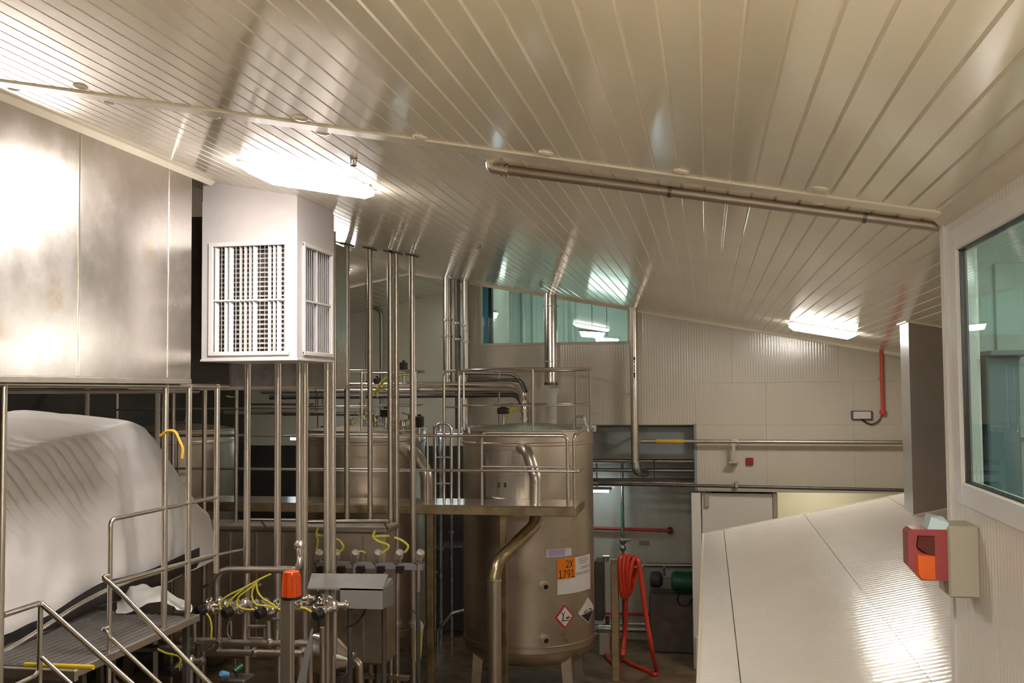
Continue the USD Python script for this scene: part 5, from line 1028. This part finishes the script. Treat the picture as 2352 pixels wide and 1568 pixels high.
# hose post and the red hose
YH = 18.5; X0 = at(1413, 1400, YH)[0]; zpt = at(1413, 1284, YH)[2]
hs = Thing('hose_post', 'brownish steel post with an arm on which the red hose hangs', 'post', (X0, YH, 0))
hs.part('post', bev(V(X0 - .07, YH - .05, 0), V(X0 + .07, YH + .05, zpt), .012), 'steel_brass', smooth=False); za = at(1450, 1300, YH)[2]
hs.part('arm', bev(V(X0 + .05, YH - .03, za - .02), V(at(1478, 1300, YH)[0], YH + .03, za + .02), .006), 'steel', smooth=False)
hs.part('hook', tube(curve([at(x, y, YH) for x, y in ((1468, 1302), (1478, 1296), (1484, 1282), (1486, 1272))], 12), .018, 8), 'steel'); hs.part('hook', tube(curve([at(x, y, YH - .03) for x, y in ((1424, 1300), (1424, 1286), (1432, 1276))], 10), .014, 8), 'steel')
pts = []
for k in range(4):
    xc = (1427, 1436, 1446, 1458)[k]; dx = (1434, 1440, 1444, 1446)[k]
    top = at(xc, 1276 if k < 3 else 1281, YH); bot = at(dx, (1372, 1368, 1364, 1360)[k], YH)
    for u in np.linspace(0, 1, 13)[:-1]:
        a = 2 * math.pi * u; s = (1 - math.cos(a)) / 2; p = top * (1 - s) + bot * s; pts.append(p + V((.05 if u > .5 else -.04) * abs(math.sin(a)), -.10 * math.sin(a), 0))
pts += [at(1464, 1284, YH - .06), at(1470, 1310, YH - .1), at(1482, 1400, YH - .15), at(1498, 1495, YH - .2)]
pts += [atZ(1508, 1540, .03), atZ(1505, 1549, .03), atZ(1490, 1541, .03), atZ(1450, 1525, .03), atZ(1430, 1514, .03)]
pts += [at(1430, 1505, YH - .3), at(1434, 1470, YH + .1), at(1437, 1430, YH + .12), at(1438, 1372, YH + .06)]
rh = Thing('red_hose', 'red rubber hose coiled on the post and hanging down to the floor', 'hose', (X0 + .3, YH, 0))
rh.part('hose', tube(curve(pts, 420), .040, 10), 'red_hose')
rh.part('floor_hose', tube(curve([atZ(1425, 1530, .03), atZ(1405, 1520, .03), atZ(1390, 1500, .03), atZ(1382, 1478, .03)], 24), .040, 10), 'red_hose')
# lamps of the lower room, the annex and the office
def tubelamp(x, y, z, L, look, label, axis=0):
    t = Thing('tube_lamp', label, 'lamp', (x, y, z)); d = V(L / 2, 0, 0) if axis == 0 else V(0, L / 2, 0); w = V(.05, .05, 0)
    c = V(x, y, z); t.part('housing', bev(c - d - w, c + d + w + V(0, 0, .05), .006), 'white_paint', smooth=False); t.part('hanger', cyl(c, V(x, y, 4.5 if x > -4.6 or y < 0 else zc(x)), .012, 6), 'dark_steel'); t.part('tube', cyl(c - d * .95 - V(0, 0, .03), c + d * .95 - V(0, 0, .03), .03, 12), look); return t
tubelamp(-2.25, 20.9, 3.15, .5, 'lamp_blue', 'bluish lamp on the teal wall just right of the placarded tank')
tubelamp(-4.9, 20.6, 4.3, 1.3, 'lamp_dim', 'bluish tube lamp in the low room behind the gap between the tanks')
tubelamp(-8.3, 21.0, 4.2, 1.3, 'lamp_dim', 'bluish tube lamp far behind the leftmost tank')
def annexlamp(px, py, Y, label, L=1.2):
    c = at(px, py, Y); t = Thing('annex_lamp', label, 'lamp', c); sl = -.08
    m = lambda u, v, w: c + V(u, v, w + sl * u)
    t.part('housing', hull([m(u, v, w) for u in (-L / 2, L / 2) for v in (-.16, .16) for w in (.06, .10)]), 'white_paint', smooth=False); t.part('diffuser', hull([m(u * a, v * a, w) for u in (-L / 2 + .02, L / 2 - .02) for v in (-.15, .15) for a, w in ((1, .059), (.85, -.05))]), 'lamp_teal', smooth=False)
    t.part('hanger', cyl(c + V(0, 0, .09), V(c[0], c[1], 8.0), .008, 6), 'dark_steel')
annexlamp(1360, 769, 21.6, 'left of two lamps seen through the right half of the high window', .55)
annexlamp(1394, 783, 22.6, 'right of two lamps seen through the right half of the high window', .55)
annexlamp(1230, 600, 22.2, 'larger annex lamp above the high window line, out of view', 2.2)
annexlamp(1112, 723, 21.5, 'lamp seen at the left edge of the high window', .6)
bc = Thing('blue_column', 'blue painted column behind the left edge of the high window', 'column', at(1110, 790, 20.6)); xx0, xx1 = at(1096, 700, 20.6)[0], at(1122, 700, 20.6)[0]
bc.part('column', bev(V(xx0, 20.6, 4.9), V(xx1, 20.8, 8.0), .01), 'blue_paint', smooth=False)
bc.part('black_strip', bev(V(xx1, 20.6, 4.9), V(xx1 + .06, 20.8, 8.0), .01), 'black_plastic', smooth=False)
# things in the dark office behind the right window
ds_ = Thing('office_desk', 'dim desk seen through the window at the right edge', 'desk', (2.6, 4.6, 3.5)); ds_.part('top', bev(V(1.9, 3.0, 4.25), V(2.7, 5.6, 4.29), .006), 'office_wall', smooth=False); ds_.part('pedestal', bev(V(1.95, 3.1, 3.5), V(2.65, 3.7, 4.25), .01), 'office_dark', smooth=False); ds_.part('pedestal', bev(V(1.95, 4.9, 3.5), V(2.65, 5.5, 4.25), .01), 'office_dark', smooth=False)
oc = Thing('office_cabinet', 'narrow grey-blue cabinet dimly seen through the window at the right edge', 'cabinet', (1.58, 6.1, 3.5)); oc.part('body', bev(V(1.50, 5.98, 3.5), V(1.665, 6.25, 5.36), .01), 'office_blue', smooth=False); oc.part('shelf', bev(V(1.50, 5.9, 5.36), V(1.75, 6.25, 5.39), .005), 'office_dark', smooth=False)
oc.part('panel', bev(V(1.62, 6.235, 4.9), V(1.9, 6.255, 5.9), .005), 'office_wall', smooth=False)
solo('office_lamp', bev(V(1.9, 3.9, 5.88), V(2.3, 5.6, 5.94), .01), 'lamp_office', 'flat office lamp behind the right window, out of the picture', 'lamp', smooth=False)
solo('passage_lamp', bev(V(1.6, 20.6, 3.43), V(2.8, 20.9, 3.49), .01), 'lamp_warm', 'warm lamp under the ceiling of the passage beyond the doorway', 'lamp', smooth=False)
struct('floor_office', box(V(XR + .1, -4, 3.4), V(4.2, 6.26, 3.5)), 'office_dark')
